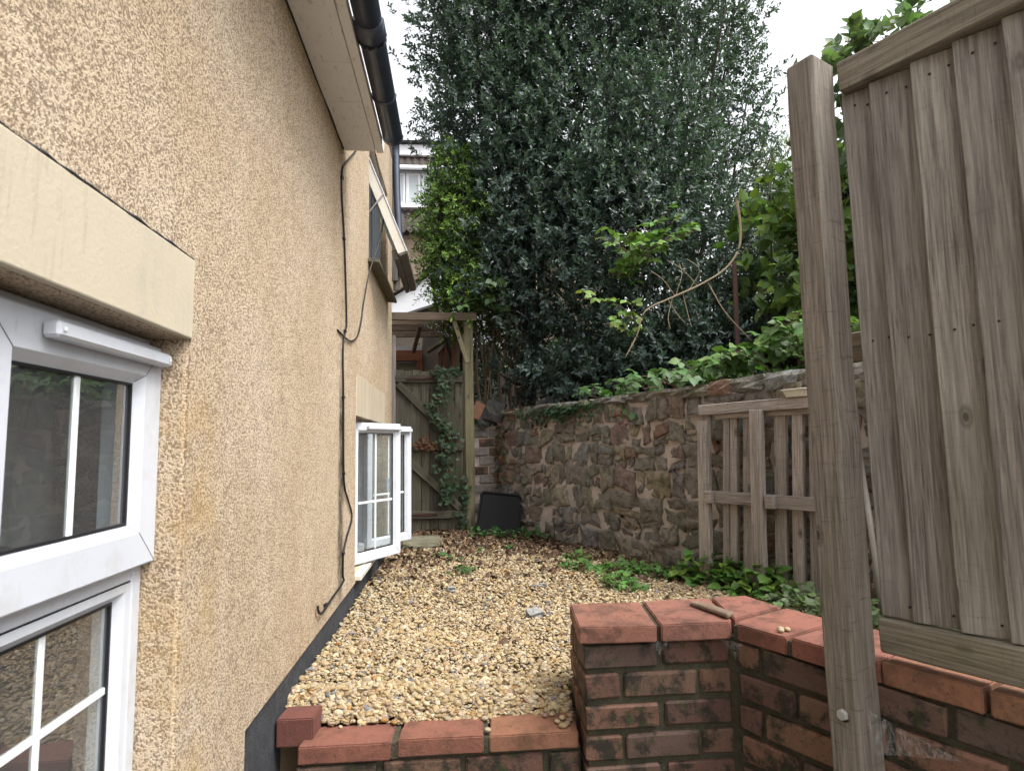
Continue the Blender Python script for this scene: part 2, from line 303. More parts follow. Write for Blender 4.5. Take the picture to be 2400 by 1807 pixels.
MT = dict(
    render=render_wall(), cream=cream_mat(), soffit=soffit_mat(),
    upvc=white_mat('white_upvc', (.56, .585, .64), .55), upvc_edge=white_mat('cream_upvc_edge', (.6, .57, .5), .6), bar=white_mat('white_bar', (.74, .78, .79), .1),
    seam=plain('grey_seam', (.16, .16, .17), .6), gasket=plain('black_rubber', (.012, .012, .015), .5), glass=glass_mat('window_glass', (.82, .88, .88)),
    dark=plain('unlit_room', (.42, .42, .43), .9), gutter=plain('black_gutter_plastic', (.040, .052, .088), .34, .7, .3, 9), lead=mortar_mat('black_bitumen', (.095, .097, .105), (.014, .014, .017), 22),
    cable=plain('black_cable', (.014, .013, .013), .5), steel=plain('dull_steel', (.34, .33, .31), .4, .6),
    fence=wood('weathered_fence_wood', (.112, .10, .087), (.32, .286, .248), .5, sawn=.12), post=wood('weathered_post_wood', (.105, .089, .072), (.265, .23, .19), .16, grain=1.2, sawn=.35),
    rail=wood('lichened_rail_wood', (.115, .096, .068), (.31, .27, .205), .5, acol=(.10, .095, .045)), pallet=wood('silvered_pallet_wood', (.145, .122, .108), (.35, .31, .278), .12, grain=1.5),
    gate=wood('mossy_gate_wood', (.034, .031, .022), (.095, .085, .062), .5, acol=(.06, .065, .022)), gpost=wood('green_post_wood', (.085, .075, .045), (.20, .175, .11), .7, acol=(.10, .10, .04)),
    pergola=wood('brown_pergola_wood', (.085, .06, .042), (.20, .15, .11), .25), redwood=wood('red_stained_wood', (.16, .06, .032), (.27, .11, .06), .05), greyboard=wood('grey_board_wood', (.06, .055, .05), (.15, .135, .12), .1),
    coping=brick_mat('red_coping_clay', [(0, (.235, .092, .064)), (.4, (.265, .12, .08)), (.75, (.21, .085, .064)), (1, (.25, .10, .068))], .85, .3, crack=.35, patch=.55), coping_low=brick_mat('orange_coping_clay', [(0, (.23, .09, .056)), (.35, (.265, .13, .07)), (.7, (.20, .075, .055)), (1, (.245, .11, .066))], .75, .12, crack=.3, patch=.5),
    brick=brick_mat('sooty_brick_clay', [(0, (.15, .068, .046)), (.2, (.075, .054, .045)), (.4, (.19, .10, .064)), (.6, (.11, .058, .046)), (.8, (.19, .105, .064)), (1, (.07, .053, .044))], .93, .9, crack=.7),
    darkred=brick_mat('dark_red_clay', [(0, (.14, .052, .04)), (1, (.14, .052, .04))], .3, .05, crack=.2, patch=.3),
    mortar=mortar_mat('mossy_mortar', (.13, .115, .085), (.025, .03, .014), 40), smortar=mortar_mat('pink_lime_mortar', (.52, .44, .385), (.35, .295, .255)), stone=stone_mat(),
    soil=mortar_mat('dark_soil', (.075, .055, .038), (.03, .022, .015), 40), patio=mortar_mat('grey_paving', (.2, .19, .17), (.12, .115, .1)), bed=mortar_mat('gravel_dust', (.27, .195, .11), (.12, .085, .05), 120),
    pebble=attr_mat('pebble_stone', .8, .25, 0, .35, 140, .22), litter=attr_mat('dead_leaf', .7, .25, .1, .2, 60), rootile=plain('brown_roof_tile', (.095, .078, .072), .85, .2, .35, 30, .4),
    holly=attr_mat('glossy_leaf', .40, .55, .27, 0), soft=attr_mat('soft_leaf', .5, .35, .28, 0), needle=attr_mat('conifer_leaf', .6, .25, .2, 0), ivy=attr_mat('ivy_leaf', .55, .22, .15, 0),
    bark=bark('dark_bark', (.03, .025, .02), (.075, .06, .048)), twig=bark('pale_twig', (.20, .15, .10), (.36, .29, .20)), stem=bark('brown_stem', (.09, .065, .045), (.17, .125, .085)),
    rust=plain('rusted_iron', (.055, .027, .021), .8, .2, .35, 30, .3), tray=plain('black_plastic', (.006, .006, .0065), .55, .15, .2), foil=plain('crumpled_foil', (.62, .59, .52), .3, .6, .15, 60, .4),
    whitewall=plain('white_painted_render', (.74, .75, .79), .8, .2, .05, 6), farwall=mortar_mat('far_stone_wall', (.32, .25, .19), (.2, .16, .12), 6), conc=mortar_mat('mossy_concrete', (.22, .2, .15), (.1, .1, .06)),
    berry=plain('blackberry', (.012, .008, .014), .3, .5), redberry=plain('unripe_berry', (.13, .015, .02), .35, .5), terracotta=plain('terracotta', (.24, .125, .08), .85, .2, .25, 20, .3), slate=plain('grey_slate', (.25, .25, .245), .7, .3, .25, 40, .3),
    pvcpane=plain('pale_blind', (.50, .55, .56), .5), washed=plain('whitewashed_brick', (.22, .19, .175), .9, .15, .5, 22, .5), darkstone=plain('dark_wall_stone', (.07, .066, .062), .9, .2, .4, 20, .6), dash=mortar_mat('pebbledash', (.27, .235, .19), (.15, .13, .105), 90), cloth=plain('pale_cloth', (.40, .39, .37), .85, .1, .1))
# ------------------------------------------------------------------ leaf and pebble scatter
def T_simple(w=.24, fold=.07, curl=-.1):
    return (np.array([(0, 0, 0), (-w, .42, fold), (0, .5, 0), (w, .42, fold), (0, 1, curl), (-w*.62, .74, fold*.5), (w*.62, .74, fold*.5)], float),
            np.array([(0, 2, 1), (0, 3, 2), (1, 2, 5), (2, 4, 5), (2, 3, 6), (2, 6, 4)]))
def T_broad(w=.42, fold=.1, curl=-.18):
    ys, ws = (.12, .38, .66, .86), (.6, 1, .78, .36); V = [(0, 0, 0)]
    for y, q in zip(ys, ws):
        z = curl*y*y; V += [(-w*q, y-.04, z+fold*q), (0, y, z), (w*q, y-.04, z+fold*q)]
    V.append((0, 1.02, curl*1.1)); T = [(0, 2, 1), (0, 3, 2)]
    for r in range(3):
        a = 1+3*r; T += [(a, a+1, a+4), (a, a+4, a+3), (a+1, a+2, a+5), (a+1, a+5, a+4)]
    T += [(10, 11, 13), (11, 12, 13)]; return np.array(V, float), np.array(T)
def T_ivy():
    pol = [(-90, .12), (-150, .42), (-175, .62), (165, .40), (145, .62), (115, .42), (90, 1.0), (65, .42), (35, .62), (15, .40), (-5, .62), (-30, .42)]
    V = [(0, .28, .0)]+[(r*.75*math.cos(math.radians(t)), .32+r*.68*math.sin(math.radians(t)), .07*abs(math.cos(math.radians(t)))*r-.06*r*r) for t, r in pol]
    n = len(pol); return np.array(V, float), np.array([(0, 1+(i+1) % n, 1+i) for i in range(n)])
LT = dict(simple=T_simple(), slim=T_simple(.16, .05, -.05), broad=T_broad(), ivy=T_ivy(), spray=T_simple(.2, -.02, -.25))
def unit(v): return v/(np.linalg.norm(v, axis=-1, keepdims=True)+1e-9)
def scatter(tpl, pos, yd, zd, size, cols, jit=.12):
    V, T = tpl; n = len(pos); y = unit(yd); z = unit(zd-y*np.sum(zd*y, 1, keepdims=True)); x = np.cross(y, z)
    R = np.stack([x, y, z], 1); s = np.asarray(size); s = s[:, None] if s.ndim == 1 else s
    L = V[None]*s[:, None, :]
    co = np.einsum('nki,nij->nkj', L, R)+pos[:, None]
    co = co.reshape(-1, 3); tr = (T[None]+np.arange(n)[:, None, None]*len(V)).reshape(-1, 3)
    return co, tr, np.repeat(cols, len(V), 0)
def leafcol(n, base, var=.35, alt=None, alt_p=0.):
    c = np.array(base)[None]*(1+var*(rng.random((n, 1))*2-1))*(1+.12*(rng.random((n, 3))*2-1))
    if alt is not None:
        m = rng.random(n) < alt_p; c[m] = np.array(alt)*(1+var*(rng.random((m.sum(), 1))*2-1))
    return np.clip(c, .004, 1)
def sprays(tips, dirs, per, length, leaf, tpl, base, var=.35, alt=None, alt_p=0., up=.55, droop=0., open_=.85):
    """Leafy twigs: each tip grows `per` leaves spiralling along a twig."""
    n = len(tips); d = unit(dirs); t = np.linspace(.12, 1, per)[None, :, None]*length*(rng.random((n, 1, 1))*.5+.7)
    p = tips[:, None]+d[:, None]*t; p[:, :, 2] -= droop*t[:, :, 0]**2/length
    ang = (np.arange(per)*2.4)[None]+rng.random((n, 1))*6.28
    ref = np.where(np.abs(d[:, 2:3]) > .9, [[1., 0, 0]], [[0, 0, 1.]]); x = unit(np.cross(d, ref)); yv = np.cross(d, x)
    rad = np.cos(ang)[..., None]*x[:, None]+np.sin(ang)[..., None]*yv[:, None]
    last = np.linspace(.35, 1.1, per)[None, :, None]
    yd = rad*open_+d[:, None]*last+rng.normal(0, .22, rad.shape); zd = d[:, None]*.6+np.array([0, 0, up])+rng.normal(0, .3, rad.shape)-.2*rad
    N_ = n*per; tint = np.repeat(1+.25*rng.normal(0, 1, (n, 1)).clip(-1.5, 1.5), per, 0)
    cols = np.clip(leafcol(N_, base, var, alt, alt_p)*tint, .004, 1)
    sz = leaf*(rng.random(N_)*.55+.7)
    co, tr, cc = scatter(LT[tpl], p.reshape(-1, 3), yd.reshape(-1, 3), zd.reshape(-1, 3), sz, cols)
    end = p[:, -1]; w = length*.012+.0006
    tv = np.stack([tips+x*w, tips-x*w*.5+yv*w, tips-x*w*.5-yv*w, end], 1).reshape(-1, 3)
    b = np.arange(n)[:, None, None]*4; tt = (np.array([[0, 1, 3], [1, 2, 3], [2, 0, 3]])[None]+b).reshape(-1, 3)
    tc = np.tile(np.array([[.05, .04, .028]]), (len(tv), 1))
    return np.concatenate([co, tv]), np.concatenate([tr, tt+len(co)]), np.concatenate([cc, tc])
def join(parts):
    co, tr, cc, b = [], [], [], 0
    for a, t, c in parts: co.append(a); tr.append(t+b); cc.append(c); b += len(a)
    return np.concatenate(co), np.concatenate(tr), np.concatenate(cc)
def in_lumps(lumps, n, shell=.55):
    vol = np.array([l[3]*l[4]*l[5] for l in lumps])**.8; idx = rng.choice(len(lumps), n, p=vol/vol.sum()); L = np.array(lumps)[idx]
    d = unit(rng.normal(0, 1, (n, 3))); r = shell+(1-shell)*rng.random((n, 1)); r *= 1+.16*rng.normal(0, 1, (n, 1)).clip(-1, 2.2)
    p = L[:, :3]+d*r*L[:, 3:6]; return p, unit(d/L[:, 3:6])
def keep_out(p, *a):
    """twigs stay off the house, the gate and out of the yard"""
    x, y, z = p[:, 0], p[:, 1], p[:, 2]; s = (x-.751)*.9087+(y-4.131)*.4175
    return ~((x < -.42) & (y < 4.4)) & ~((s < .16) & (z < 1.22)) & ~((s < -.15) & (y < 4.6) & (z < 1.7))
# ================================================================== SETTING
def structure(o): o['kind'] = 'structure'; return o
def quad(name, lo, hi, z, mat):
    v = [(lo[0], lo[1], z), (hi[0], lo[1], z), (hi[0], hi[1], z), (lo[0], hi[1], z)]
    return structure(link(name, mesh_np(name, v, [(0, 1, 2), (0, 2, 3)], mat)))
quad('ground', (-170, -170), (170, 170), -.84, MT['soil'])
quad('patio', (-6, -8), (6, 1.9), -.835, MT['patio'])
structure(prism('gravel_bed', [(-.462, 1.755), (.318, 1.755), (.325, 1.758), (.75, 1.75), (.86, 1.68), (1.05, 1.36), (2.65, -1.6), (60, -1.6), (60, 60), (-30, 60), (-30, 4.4), (-.462, 4.4)], -.83, .022, MT['bed'], None, 0))
structure(prism('gravel_edge', [(-.462, 1.685), (.317, 1.685), (.317, 1.754), (-.462, 1.754)], -.83, -.012, MT['bed'], None, 0))
# raised garden behind the stone wall
SA, SD = Vector((.751, 4.131, 0)), Vector((.4175, -.9087, 0)); SN = Vector((-.9087, -.4175, 0))   # wall line, along, outward (yard side)
def sw(s, off, z): v = SA+SD*s+SN*off; return (v.x, v.y, z)
structure(prism('garden_soil', [sw(-.98, -.22, 0)[:2], sw(3.2, -.22, 0)[:2], (60, -1.4), (60, 59), (-25, 59), (-25, 6.3), (.12, 6.3), (.12, 5.25)], .03, .80, MT['soil'], None, 0))
# ================================================================== HOUSE
WX = -.455
house = thing('house', 'low cottage with beige pebbled render wall, white windows and black gutter', 'house', (WX, 1.0, 0))
def holed_wall(name, y0, y1, z0, z1, holes, x0, x1, mat):
    ys = sorted({y0, y1, *[h[0] for h in holes], *[h[1] for h in holes], *np.arange(y0+.5, y1, .5)}); zs = sorted({z0, z1, *[h[2] for h in holes], *[h[3] for h in holes]})
    bm = bmesh.new(); vs = {}
    def V(x, y, z):
        k = (round(x, 4), round(y, 4), round(z, 4))
        if k not in vs: vs[k] = bm.verts.new(k)
        return vs[k]
    solid = lambda i, j: 0 <= i < len(ys)-1 and 0 <= j < len(zs)-1 and not any(h[0] <= (ys[i]+ys[i+1])/2 <= h[1] and h[2] <= (zs[j]+zs[j+1])/2 <= h[3] for h in holes)
    for i in range(len(ys)-1):
        for j in range(len(zs)-1):
            if not solid(i, j): continue
            a, b, c, d = ys[i], ys[i+1], zs[j], zs[j+1]
            bm.faces.new((V(x0, a, c), V(x0, b, c), V(x0, b, d), V(x0, a, d))); bm.faces.new((V(x1, a, c), V(x1, a, d), V(x1, b, d), V(x1, b, c)))
            for di, dj, q in ((-1, 0, ((x0, a, c), (x0, a, d), (x1, a, d), (x1, a, c))), (1, 0, ((x0, b, c), (x1, b, c), (x1, b, d), (x0, b, d))), (0, -1, ((x0, a, c), (x1, a, c), (x1, b, c), (x0, b, c))), (0, 1, ((x0, a, d), (x0, b, d), (x1, b, d), (x1, a, d)))):
                if not solid(i+di, j+dj): bm.faces.new([V(*p) for p in q])
    bmesh.ops.recalc_face_normals(bm, faces=bm.faces); bm.normal_update()
    es = [e for e in bm.edges if len(e.link_faces) == 2 and e.calc_face_angle() > 1 and all(abs(v.co.x-x0) < 1e-4 for v in e.verts)]
    bmesh.ops.bevel(bm, geom=es, offset=.008, segments=3, affect='EDGES')
    me = mesh_bm(name, bm, mat); return me
W1 = (.24, 1.06, -.36, .909); W2 = (2.775, 3.825, .160, .862); W3 = (3.13, 3.96, 1.715, 2.40)
link('wall', holed_wall('wall', -2.6, 4.25, .10, 2.85, [W1, W2, W3], WX, WX-.11, MT['render']), house) if 0 else None
# the near half stands under the eave, the far half rises a storey higher
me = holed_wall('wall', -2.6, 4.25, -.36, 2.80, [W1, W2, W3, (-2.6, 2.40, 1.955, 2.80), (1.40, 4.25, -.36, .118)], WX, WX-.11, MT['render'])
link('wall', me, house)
box('plinth', (WX-.10, 1.42, -.84), (WX-.006, 4.24, .125), MT['lead'], house, .004)
box('plinth', (WX-.10, -2.6, -.84), (WX-.002, 1.40, -.362), MT['lead'], house, .004)
box('wall', (-3.2, 4.16, -.84), (WX-.112, 4.25, 2.8), MT['render'], house, 0)
box('wall', (-3.2, -2.6, -.84), (-3.1, 4.15, .10), MT['dark'], house, 0); box('wall', (-3.2, -2.6, .101), (-3.1, -.6, 2.0), MT['dark'], house, 0); box('wall', (-3.2, 1.9, .101), (-3.1, 4.15, 2.0), MT['dark'], house, 0); box('wall', (-3.2, -.599, 1.0), (-3.1, 1.899, 2.0), MT['dark'], house, 0); box('wall', (-3.1, -2.6, -.84), (WX-.112, -2.5, 1.95), MT['render'], house, 0)  # back wall leaves an unseen opening, added to bring light into the room
box('room_floor', (-3.1, -2.49, -.83), (WX-.114, 4.15, -.79), MT['dark'], house, 0)
box('room_ceiling', (-3.1, -2.49, 1.2), (WX-.114, 4.15, 1.26), MT['dark'], house, 0)
def slab_xz(name, prof, y0, y1, mat, bev=0):
    bm = bmesh.new(); a = [bm.verts.new((x, y0, z)) for x, z in prof]; b = [bm.verts.new((x, y1, z)) for x, z in prof]; n = len(prof)
    bm.faces.new(a); bm.faces.new(b[::-1])
    for i in range(n): bm.faces.new((a[i], b[i], b[(i+1) % n], a[(i+1) % n]))
    if bev: bmesh.ops.bevel(bm, geom=list(bm.edges), offset=bev, segments=1, affect='EDGES')
    return link(name, mesh_bm(name, bm, mat), house)
slab_xz('roof', [(-.30, 2.02), (-3.25, 3.6), (-3.25, 3.65), (-.27, 2.06)], -2.6, 2.37, MT['rootile'])
slab_xz('roof', [(WX, 2.802), (-3.25, 3.8), (-3.25, 3.86), (WX, 2.86)], 2.40, 4.25, MT['rootile'])
# eave: soffit in sheets, fascia, gutter
for y0, y1 in ((-2.6, .6), (.602, 1.83), (1.832, 2.05), (2.052, 2.41)):
    box('soffit_board', (WX+.002, y0, 1.93), (-.325, y1, 1.945), MT['soffit'], house, .0015)
box('fascia', (-.322, -2.6, 1.926), (-.292, 2.415, 2.03), MT['soffit'], house, .002)
box('eave_end', (WX+.002, 2.395, 1.947), (-.324, 2.41, 2.06), MT['soffit'], house, .001)
def gutter():
    cx, cz, r, y0, y1 = -.249, 1.962, .040, -2.6, 2.335; an = np.linspace(math.pi, 2*math.pi, 15); V, T = [], []
    for y in (y0, y1):
        for rr in (r, r-.003): V += [(cx+rr*math.cos(t), y, cz+rr*math.sin(t)) for t in an]
    n = 15
    for k in range(14):
        for (a, b) in ((0, 2*n), (n, 3*n)): T += [(a+k, a+k+1, b+k+1), (a+k, b+k+1, b+k)]
    for k in (0, 14): T += [(k, n+k, 3*n+k), (k, 3*n+k, 2*n+k)]
    for base in (0, 2*n):
        for k in range(14): T += [(base+k, base+k+1, base+n+k+1), (base+k, base+n+k+1, base+n+k)]
    g = link('gutter', mesh_np('gutter', V, T, MT['gutter'], smooth=True), house)
    def collar(name, ya, yb, rr):
        V, T = [], []; P = [ya, ya+.006, yb-.006, yb]; R = [r+.0005, rr, rr, r+.0005]
        for y, q in zip(P, R): V += [(cx+q*math.cos(t), y, cz+q*math.sin(t)) for t in an]
        for j in range(3):
            for k in range(14): a = j*n+k; T += [(a, a+1, a+n+1), (a, a+n+1, a+n)]
        return link(name, mesh_np(name, V, T, MT['gutter'], smooth=True), g)
    collar('gutter_joint', 1.66, 1.735, r+.0055); collar('gutter_joint', 1.745, 1.765, r+.004); collar('gutter_clip', 2.04, 2.06, r+.004); collar('gutter_clip', 1.20, 1.22, r+.004)
    V = [(cx, y, cz+.002) for y in (y1, y1+.012)]
    ends = []
    bm = bmesh.new()
    ra = [bm.verts.new((cx+(r+.003)*math.cos(t), y1-.02, cz+(r+.003)*math.sin(t))) for t in an]; rb = [bm.verts.new((cx+(r+.003)*math.cos(t), y1+.006, cz+(r+.003)*math.sin(t))) for t in an]; rc = [bm.verts.new((cx+(r-.008)*math.cos(t), y1+.012, cz+(r-.008)*math.sin(t))) for t in an]
    for k in range(14): bm.faces.new((ra[k], ra[k+1], rb[k+1], rb[k])); bm.faces.new((rb[k], rb[k+1], rc[k+1], rc[k]))
    bm.faces.new(rc)
    link('gutter_stop', mesh_bm('gutter_stop', bm, MT['gutter']), g)
    # old seal squeezed out of the joint
    pts = [(cx+(r+.004)*math.cos(t), 1.74+random.uniform(-.012, .012), cz+(r+.004)*math.sin(t)) for t in np.linspace(math.pi*1.05, 2*math.pi, 22)]
    tube('gutter_seal', [(pts, .0035)], MT['lead'], g, 5)
gutter()
# window frames ------------------------------------------------------
def ring_mesh(name, y0, y1, z0, z1, w, cham, depth, mat):
    """mitred frame in the local YZ plane, front at x=0, chamfered towards the glass"""
    L = [(0, -depth), (0, -.003), (.003, 0), (w-cham, 0), (w-.003, -.012), (w, -.014), (w, -depth)]
    bm = bmesh.new(); R = []
    for o, x in L: R.append([bm.verts.new((x, y, z)) for y, z in ((y0+o, z0+o), (y1-o, z0+o), (y1-o, z1-o), (y0+o, z1-o))])
    for i in range(len(R)):
        a, b = R[i], R[(i+1) % len(R)]
        for k in range(4): bm.faces.new((a[k], a[(k+1) % 4], b[(k+1) % 4], b[k]))
    return mesh_bm(name, bm, mat)
def sash_parts(parent, y0, y1, z0, z1, w, M, bars=(), vent=False, depth=.035, own=True, cham=.014):
    """a glazed leaf: frame, gasket, pane, glazing bars, trickle vent; all sub-parts of the window"""
    link('sash', ring_mesh('sash', y0, y1, z0, z1, w, cham, depth, MT['upvc']), parent, M)
    g = w
    if w > .045:
        P = []
        for y, sy in ((y0, 1), (y1, -1)):
            for z, sz in ((z0, 1), (z1, -1)): P.append((np.array([(.0002, y+sy*.002, z+sz*.002), (.0002, y+sy*(w-cham), z+sz*(w-cham)), (-.0118, y+sy*(w-.003), z+sz*(w-.003))]), .0007))
        v, t = tube_np(P, 4); link('mitre_joints', mesh_np('mitre_joints', v, t, MT['seam']), parent, M)['kind'] = 'stuff'
    bm = bmesh.new()
    for lo, hi in (((-.018, y0+g, z0+g), (-.0125, y0+g+.004, z1-g)), ((-.018, y1-g-.004, z0+g), (-.0125, y1-g, z1-g)), ((-.018, y0+g+.004, z0+g), (-.0125, y1-g-.004, z0+g+.004)), ((-.018, y0+g+.004, z1-g-.004), (-.0125, y1-g-.004, z1-g))): add_box(bm, lo, hi)
    link('gasket', mesh_bm('gasket', bm, MT['gasket']), parent, M)
    bm = bmesh.new(); v = [bm.verts.new((-.0165, y, z)) for y, z in ((y0+g-.004, z0+g-.004), (y1-g+.004, z0+g-.004), (y1-g+.004, z1-g+.004), (y0+g-.004, z1-g+.004))]; bm.faces.new(v)
    link('pane', mesh_bm('pane', bm, MT['glass']), parent, M)
    for b in bars:
        if b[0] == 'v': lo, hi = (-.0215, b[1]-.006, z0+g), (-.0145, b[1]+.006, z1-g)
        else: lo, hi = (-.022, y0+g, b[1]-.006), (-.015, y1-g, b[1]+.006)
        box('glazing_bar', lo, hi, MT['bar'], parent, .002, M)
    if vent:
        box('trickle_vent', (.0005, y0+.095, z1-.034), (.022, y1-.012, z1-.013), MT['upvc'], parent, .004, M)
        for yy in (y0+.105, y1-.022): box('screw_cap', (.0222, yy-.003, z1-.026), (.0238, yy+.003, z1-.020), MT['bar'], parent, .0006, M)
def open_M(x, y, ang, flip=1):
    return Matrix.Translation((x, y, 0)) @ Matrix.Rotation(-ang, 4, 'Z')
# near window: two lights over fixed panes
FX = -.516
def frame_boxes(name, h, parent, fx, w=.035, mull=(), trans=(), depth=.06):
    bm = bmesh.new(); y0, y1, z0, z1 = h
    add_box(bm, (fx-depth, y0+.002, z0+.002), (fx, y0+w, z1-.002), .002); add_box(bm, (fx-depth, y1-w, z0+.002), (fx, y1-.002, z1-.002), .002)
    add_box(bm, (fx-depth, y0+w+.0005, z1-w), (fx-.0005, y1-w-.0005, z1-.002), .002); add_box(bm, (fx-depth, y0+w+.0005, z0+.002), (fx-.0005, y1-w-.0005, z0+w), .002)
    for m in mull: add_box(bm, (fx-depth, m-w*.6, z0+w+.001), (fx-.001, m+w*.6, z1-w-.001), .002)
    for t, ya, yb in trans: add_box(bm, (fx-depth, ya, t-w*.6), (fx-.0015, yb, t+w*.6), .002)
    return link(name, mesh_bm(name, bm, MT['upvc']), parent)
win1 = frame_boxes('window', W1, house, FX, .028, (.652,), ((.53, .269, .63), (.53, .675, 1.031)))
tag(win1, 'near white window with a top vent light over a fixed pane')
sash_parts(win1, .664, 1.061, .541, .893, .066, Matrix.Translation((-.497, 0, 0)), (('v', .862),), True, .018)
sash_parts(win1, .245, .640, .541, .893, .066, Matrix.Translation((-.497, 0, 0)), (('v', .443),), True, .018)
for y0, y1 in ((.672, 1.034), (.27, .632)): sash_parts(win1, y0, y1, -.335, .521, .030, Matrix.Translation((-.5175, 0, 0)), (('v', (y0+y1)/2), ('h', .362), ('h', .02)), False, .04, cham=.012)
box('window_sill', (-.60, .245, -.39), (-.43, 1.055, -.361), MT['upvc'], win1, .003)
# pale cloth hanging indoors behind the near window
def indoor_cloth():
    V, T = [], []; n, m = 14, 16
    for i in range(n):
        for j in range(m):
            u, v = i/(n-1), j/(m-1); wd = .10+.09*v
            V.append((-.74+.010*math.sin(u*15+v*3)+.012*math.sin(v*4+u*5), 1.06+.16*(u-.3)*(1+.3*v)+.006*math.sin(v*7), .83-.27*v+.012*math.sin(u*6)))
    for i in range(n-1):
        for j in range(m-1): a = i*m+j; T += [(a, a+1, a+m+1), (a, a+m+1, a+m)]
    tag(link('cloth', mesh_np('cloth', V, T, MT['cloth'], smooth=True)), 'pale crumpled cloth hanging indoors behind the upper pane of the near window', 'cloth')
indoor_cloth()
# far lower window, two leaves swung outward
win2 = frame_boxes('window', W2, house, FX, .04, (3.17, 3.50)); tag(win2, 'far white window with two leaves swung open towards the yard')
for hy, ang in ((2.95, 32), (3.43, 36)):
    M = Matrix.Translation((-.497, hy, 0)) @ Matrix.Rotation(math.radians(-ang), 4, 'Z')
    sash_parts(win2, 0, .37, .168, .842, .050, M, (('v', .185), ('h', .452)), True, .032)
box('handle', (-.048, .30, .49), (-.033, .33, .56), MT['upvc'], win2, .003, Matrix.Translation((-.497, 2.95, 0)) @ Matrix.Rotation(math.radians(-32), 4, 'Z'))
sash_parts(win2, 3.52, 3.785, .20, .822, .026, Matrix.Translation((-.5175, 0, 0)), (), False, .04)
box('window_sill', (-.60, 2.78, .136), (-.428, 3.82, .159), MT['upvc_edge'], win2, .003)
# upper window, top-hung leaf propped open
win3 = frame_boxes('window', W3, house, -.50, .035, (3.54,)); tag(win3, 'upper window with its top-hung leaf propped wide open')
Mh = Matrix.Translation((-.497, 3.175, 2.355)) @ Matrix.Rotation(math.radians(-21.4), 4, 'Y')
link('sash', ring_mesh('sash', 0, .755, -.635, 0, .045, .012, .046, MT['upvc_edge']), win3, Mh)
box('sash_cover', (.0005, -.004, -.64), (.006, .759, .004), MT['upvc'], win3, .001, Mh)
bm = bmesh.new(); add_box(bm, (-.0445, .0, -.650), (-.002, .755, -.636), .002); add_box(bm, (-.075, .02, -.655), (-.047, .735, -.60), .003); link('weather_seal', mesh_bm('weather_seal', bm, MT['greyboard']), win3, Mh)
bm = bmesh.new(); v = [bm.verts.new((-.02, y, z)) for y, z in ((.04, -.595), (.715, -.595), (.715, -.04), (.04, -.04))]; bm.faces.new(v); link('pane', mesh_bm('pane', bm, MT['glass']), win3, Mh)
bm = bmesh.new(); v = [bm.verts.new((-.53, y, z)) for y, z in ((3.17, 1.75), (3.92, 1.75), (3.92, 2.36), (3.17, 2.36))]; bm.faces.new(v); link('pane', mesh_bm('pane', bm, MT['glass']), win3)
board('stay', (-.495, 3.18, 1.93), (-.385, 3.17, 2.075), .012, .005, (0, 1, 0), MT['steel'], win3, 0)
sill3 = slab_xz('window_sill', [(-.56, 1.712), (-.56, 1.69), (-.395, 1.672), (-.395, 1.69)], 3.09, 3.99, MT['conc'], .002)
# lintels
bm = bmesh.new(); add_box(bm, (WX-.10, .215, .910), (WX+.003, 1.068, 1.049), .0025, 2); link('lintel', mesh_bm('lintel', bm, MT['cream']), house)
bm = bmesh.new(); add_box(bm, (WX-.10, 2.765, .863), (WX+.003, 3.835, 1.052), .0025, 2); link('lintel', mesh_bm('lintel', bm, MT['cream']), house)
def dirt_or_shade_line(name, a, b, w, mat):
    n = 40; a, b = Vector(a), Vector(b); P = [a.lerp(b, i/n)+Vector((random.uniform(-.001, .0015), 0, random.uniform(-w, w)*.5)) for i in range(n+1)]
    tube(name, [(np.array([p[:] for p in P]), np.array([w*random.choice((.35, .6, 1, 1.3)) for _ in P]))], mat, house, 5)
dirt_or_shade_line('lintel_joint', (WX+.001, .225, 1.0505), (WX+.001, 1.065, 1.0505), .0022, MT['lead'])
dirt_or_shade_line('eave_shade_line', (WX+.002, -2.4, 1.929), (WX+.002, 2.39, 1.929), .003, MT['lead'])  # dark strip put in for the shade line where soffit meets wall
# black pipe and boxing boards at the far corner
tube('downpipe', [(smooth_path([(-.435, 4.29, 2.96), (-.425, 4.29, 2.5), (-.392, 4.29, 1.95)], 4), .027)], MT['gutter'], house, 12)
board('corner_board', (-.50, 4.272, 2.90), (-.445, 4.272, 1.90), .062, .02, (1, 0, 0), MT['greyboard'], house)
board('corner_board', (-.455, 4.30, 2.95), (-.425, 4.30, 1.84), .05, .02, (1, 0, 0), MT['greyboard'], house)
# ================================================================== CABLES
cx = WX+.006
cab = tag(tube('cable', [(smooth_path([(cx, 2.689, 2.075), (cx, 2.421, 1.882), (cx, 2.354, 1.815), (cx, 2.354, 1.711), (cx, 2.418, 1.544), (cx, 2.481, 1.245), (cx, 2.453, 1.187), (cx, 2.411, 1.092), (cx, 2.431, .915), (cx, 2.458, .60), (cx, 2.545, .514), (cx, 2.649, .429), (cx, 2.534, .362), (cx, 2.463, .308), (cx, 2.457, .227), (cx+.004, 2.446, .205), (cx+.006, 2.227, .197), (cx+.006, 2.08, .188), (cx+.004, 2.03, .20), (cx+.002, 2.022, .223)]), .0042)], MT['cable'], None, 6), 'long black cable running from the eave down the render wall to a cut end', 'cable')
for y, z in ((2.354, 1.79), (2.41, 1.56), (2.455, 1.19), (2.432, .92), (2.455, .62), (2.463, .31), (2.15, .193)): box('clip', (WX+.0005, y-.010, z-.006), (WX+.0115, y+.010, z+.006), MT['cable'], cab, .002)
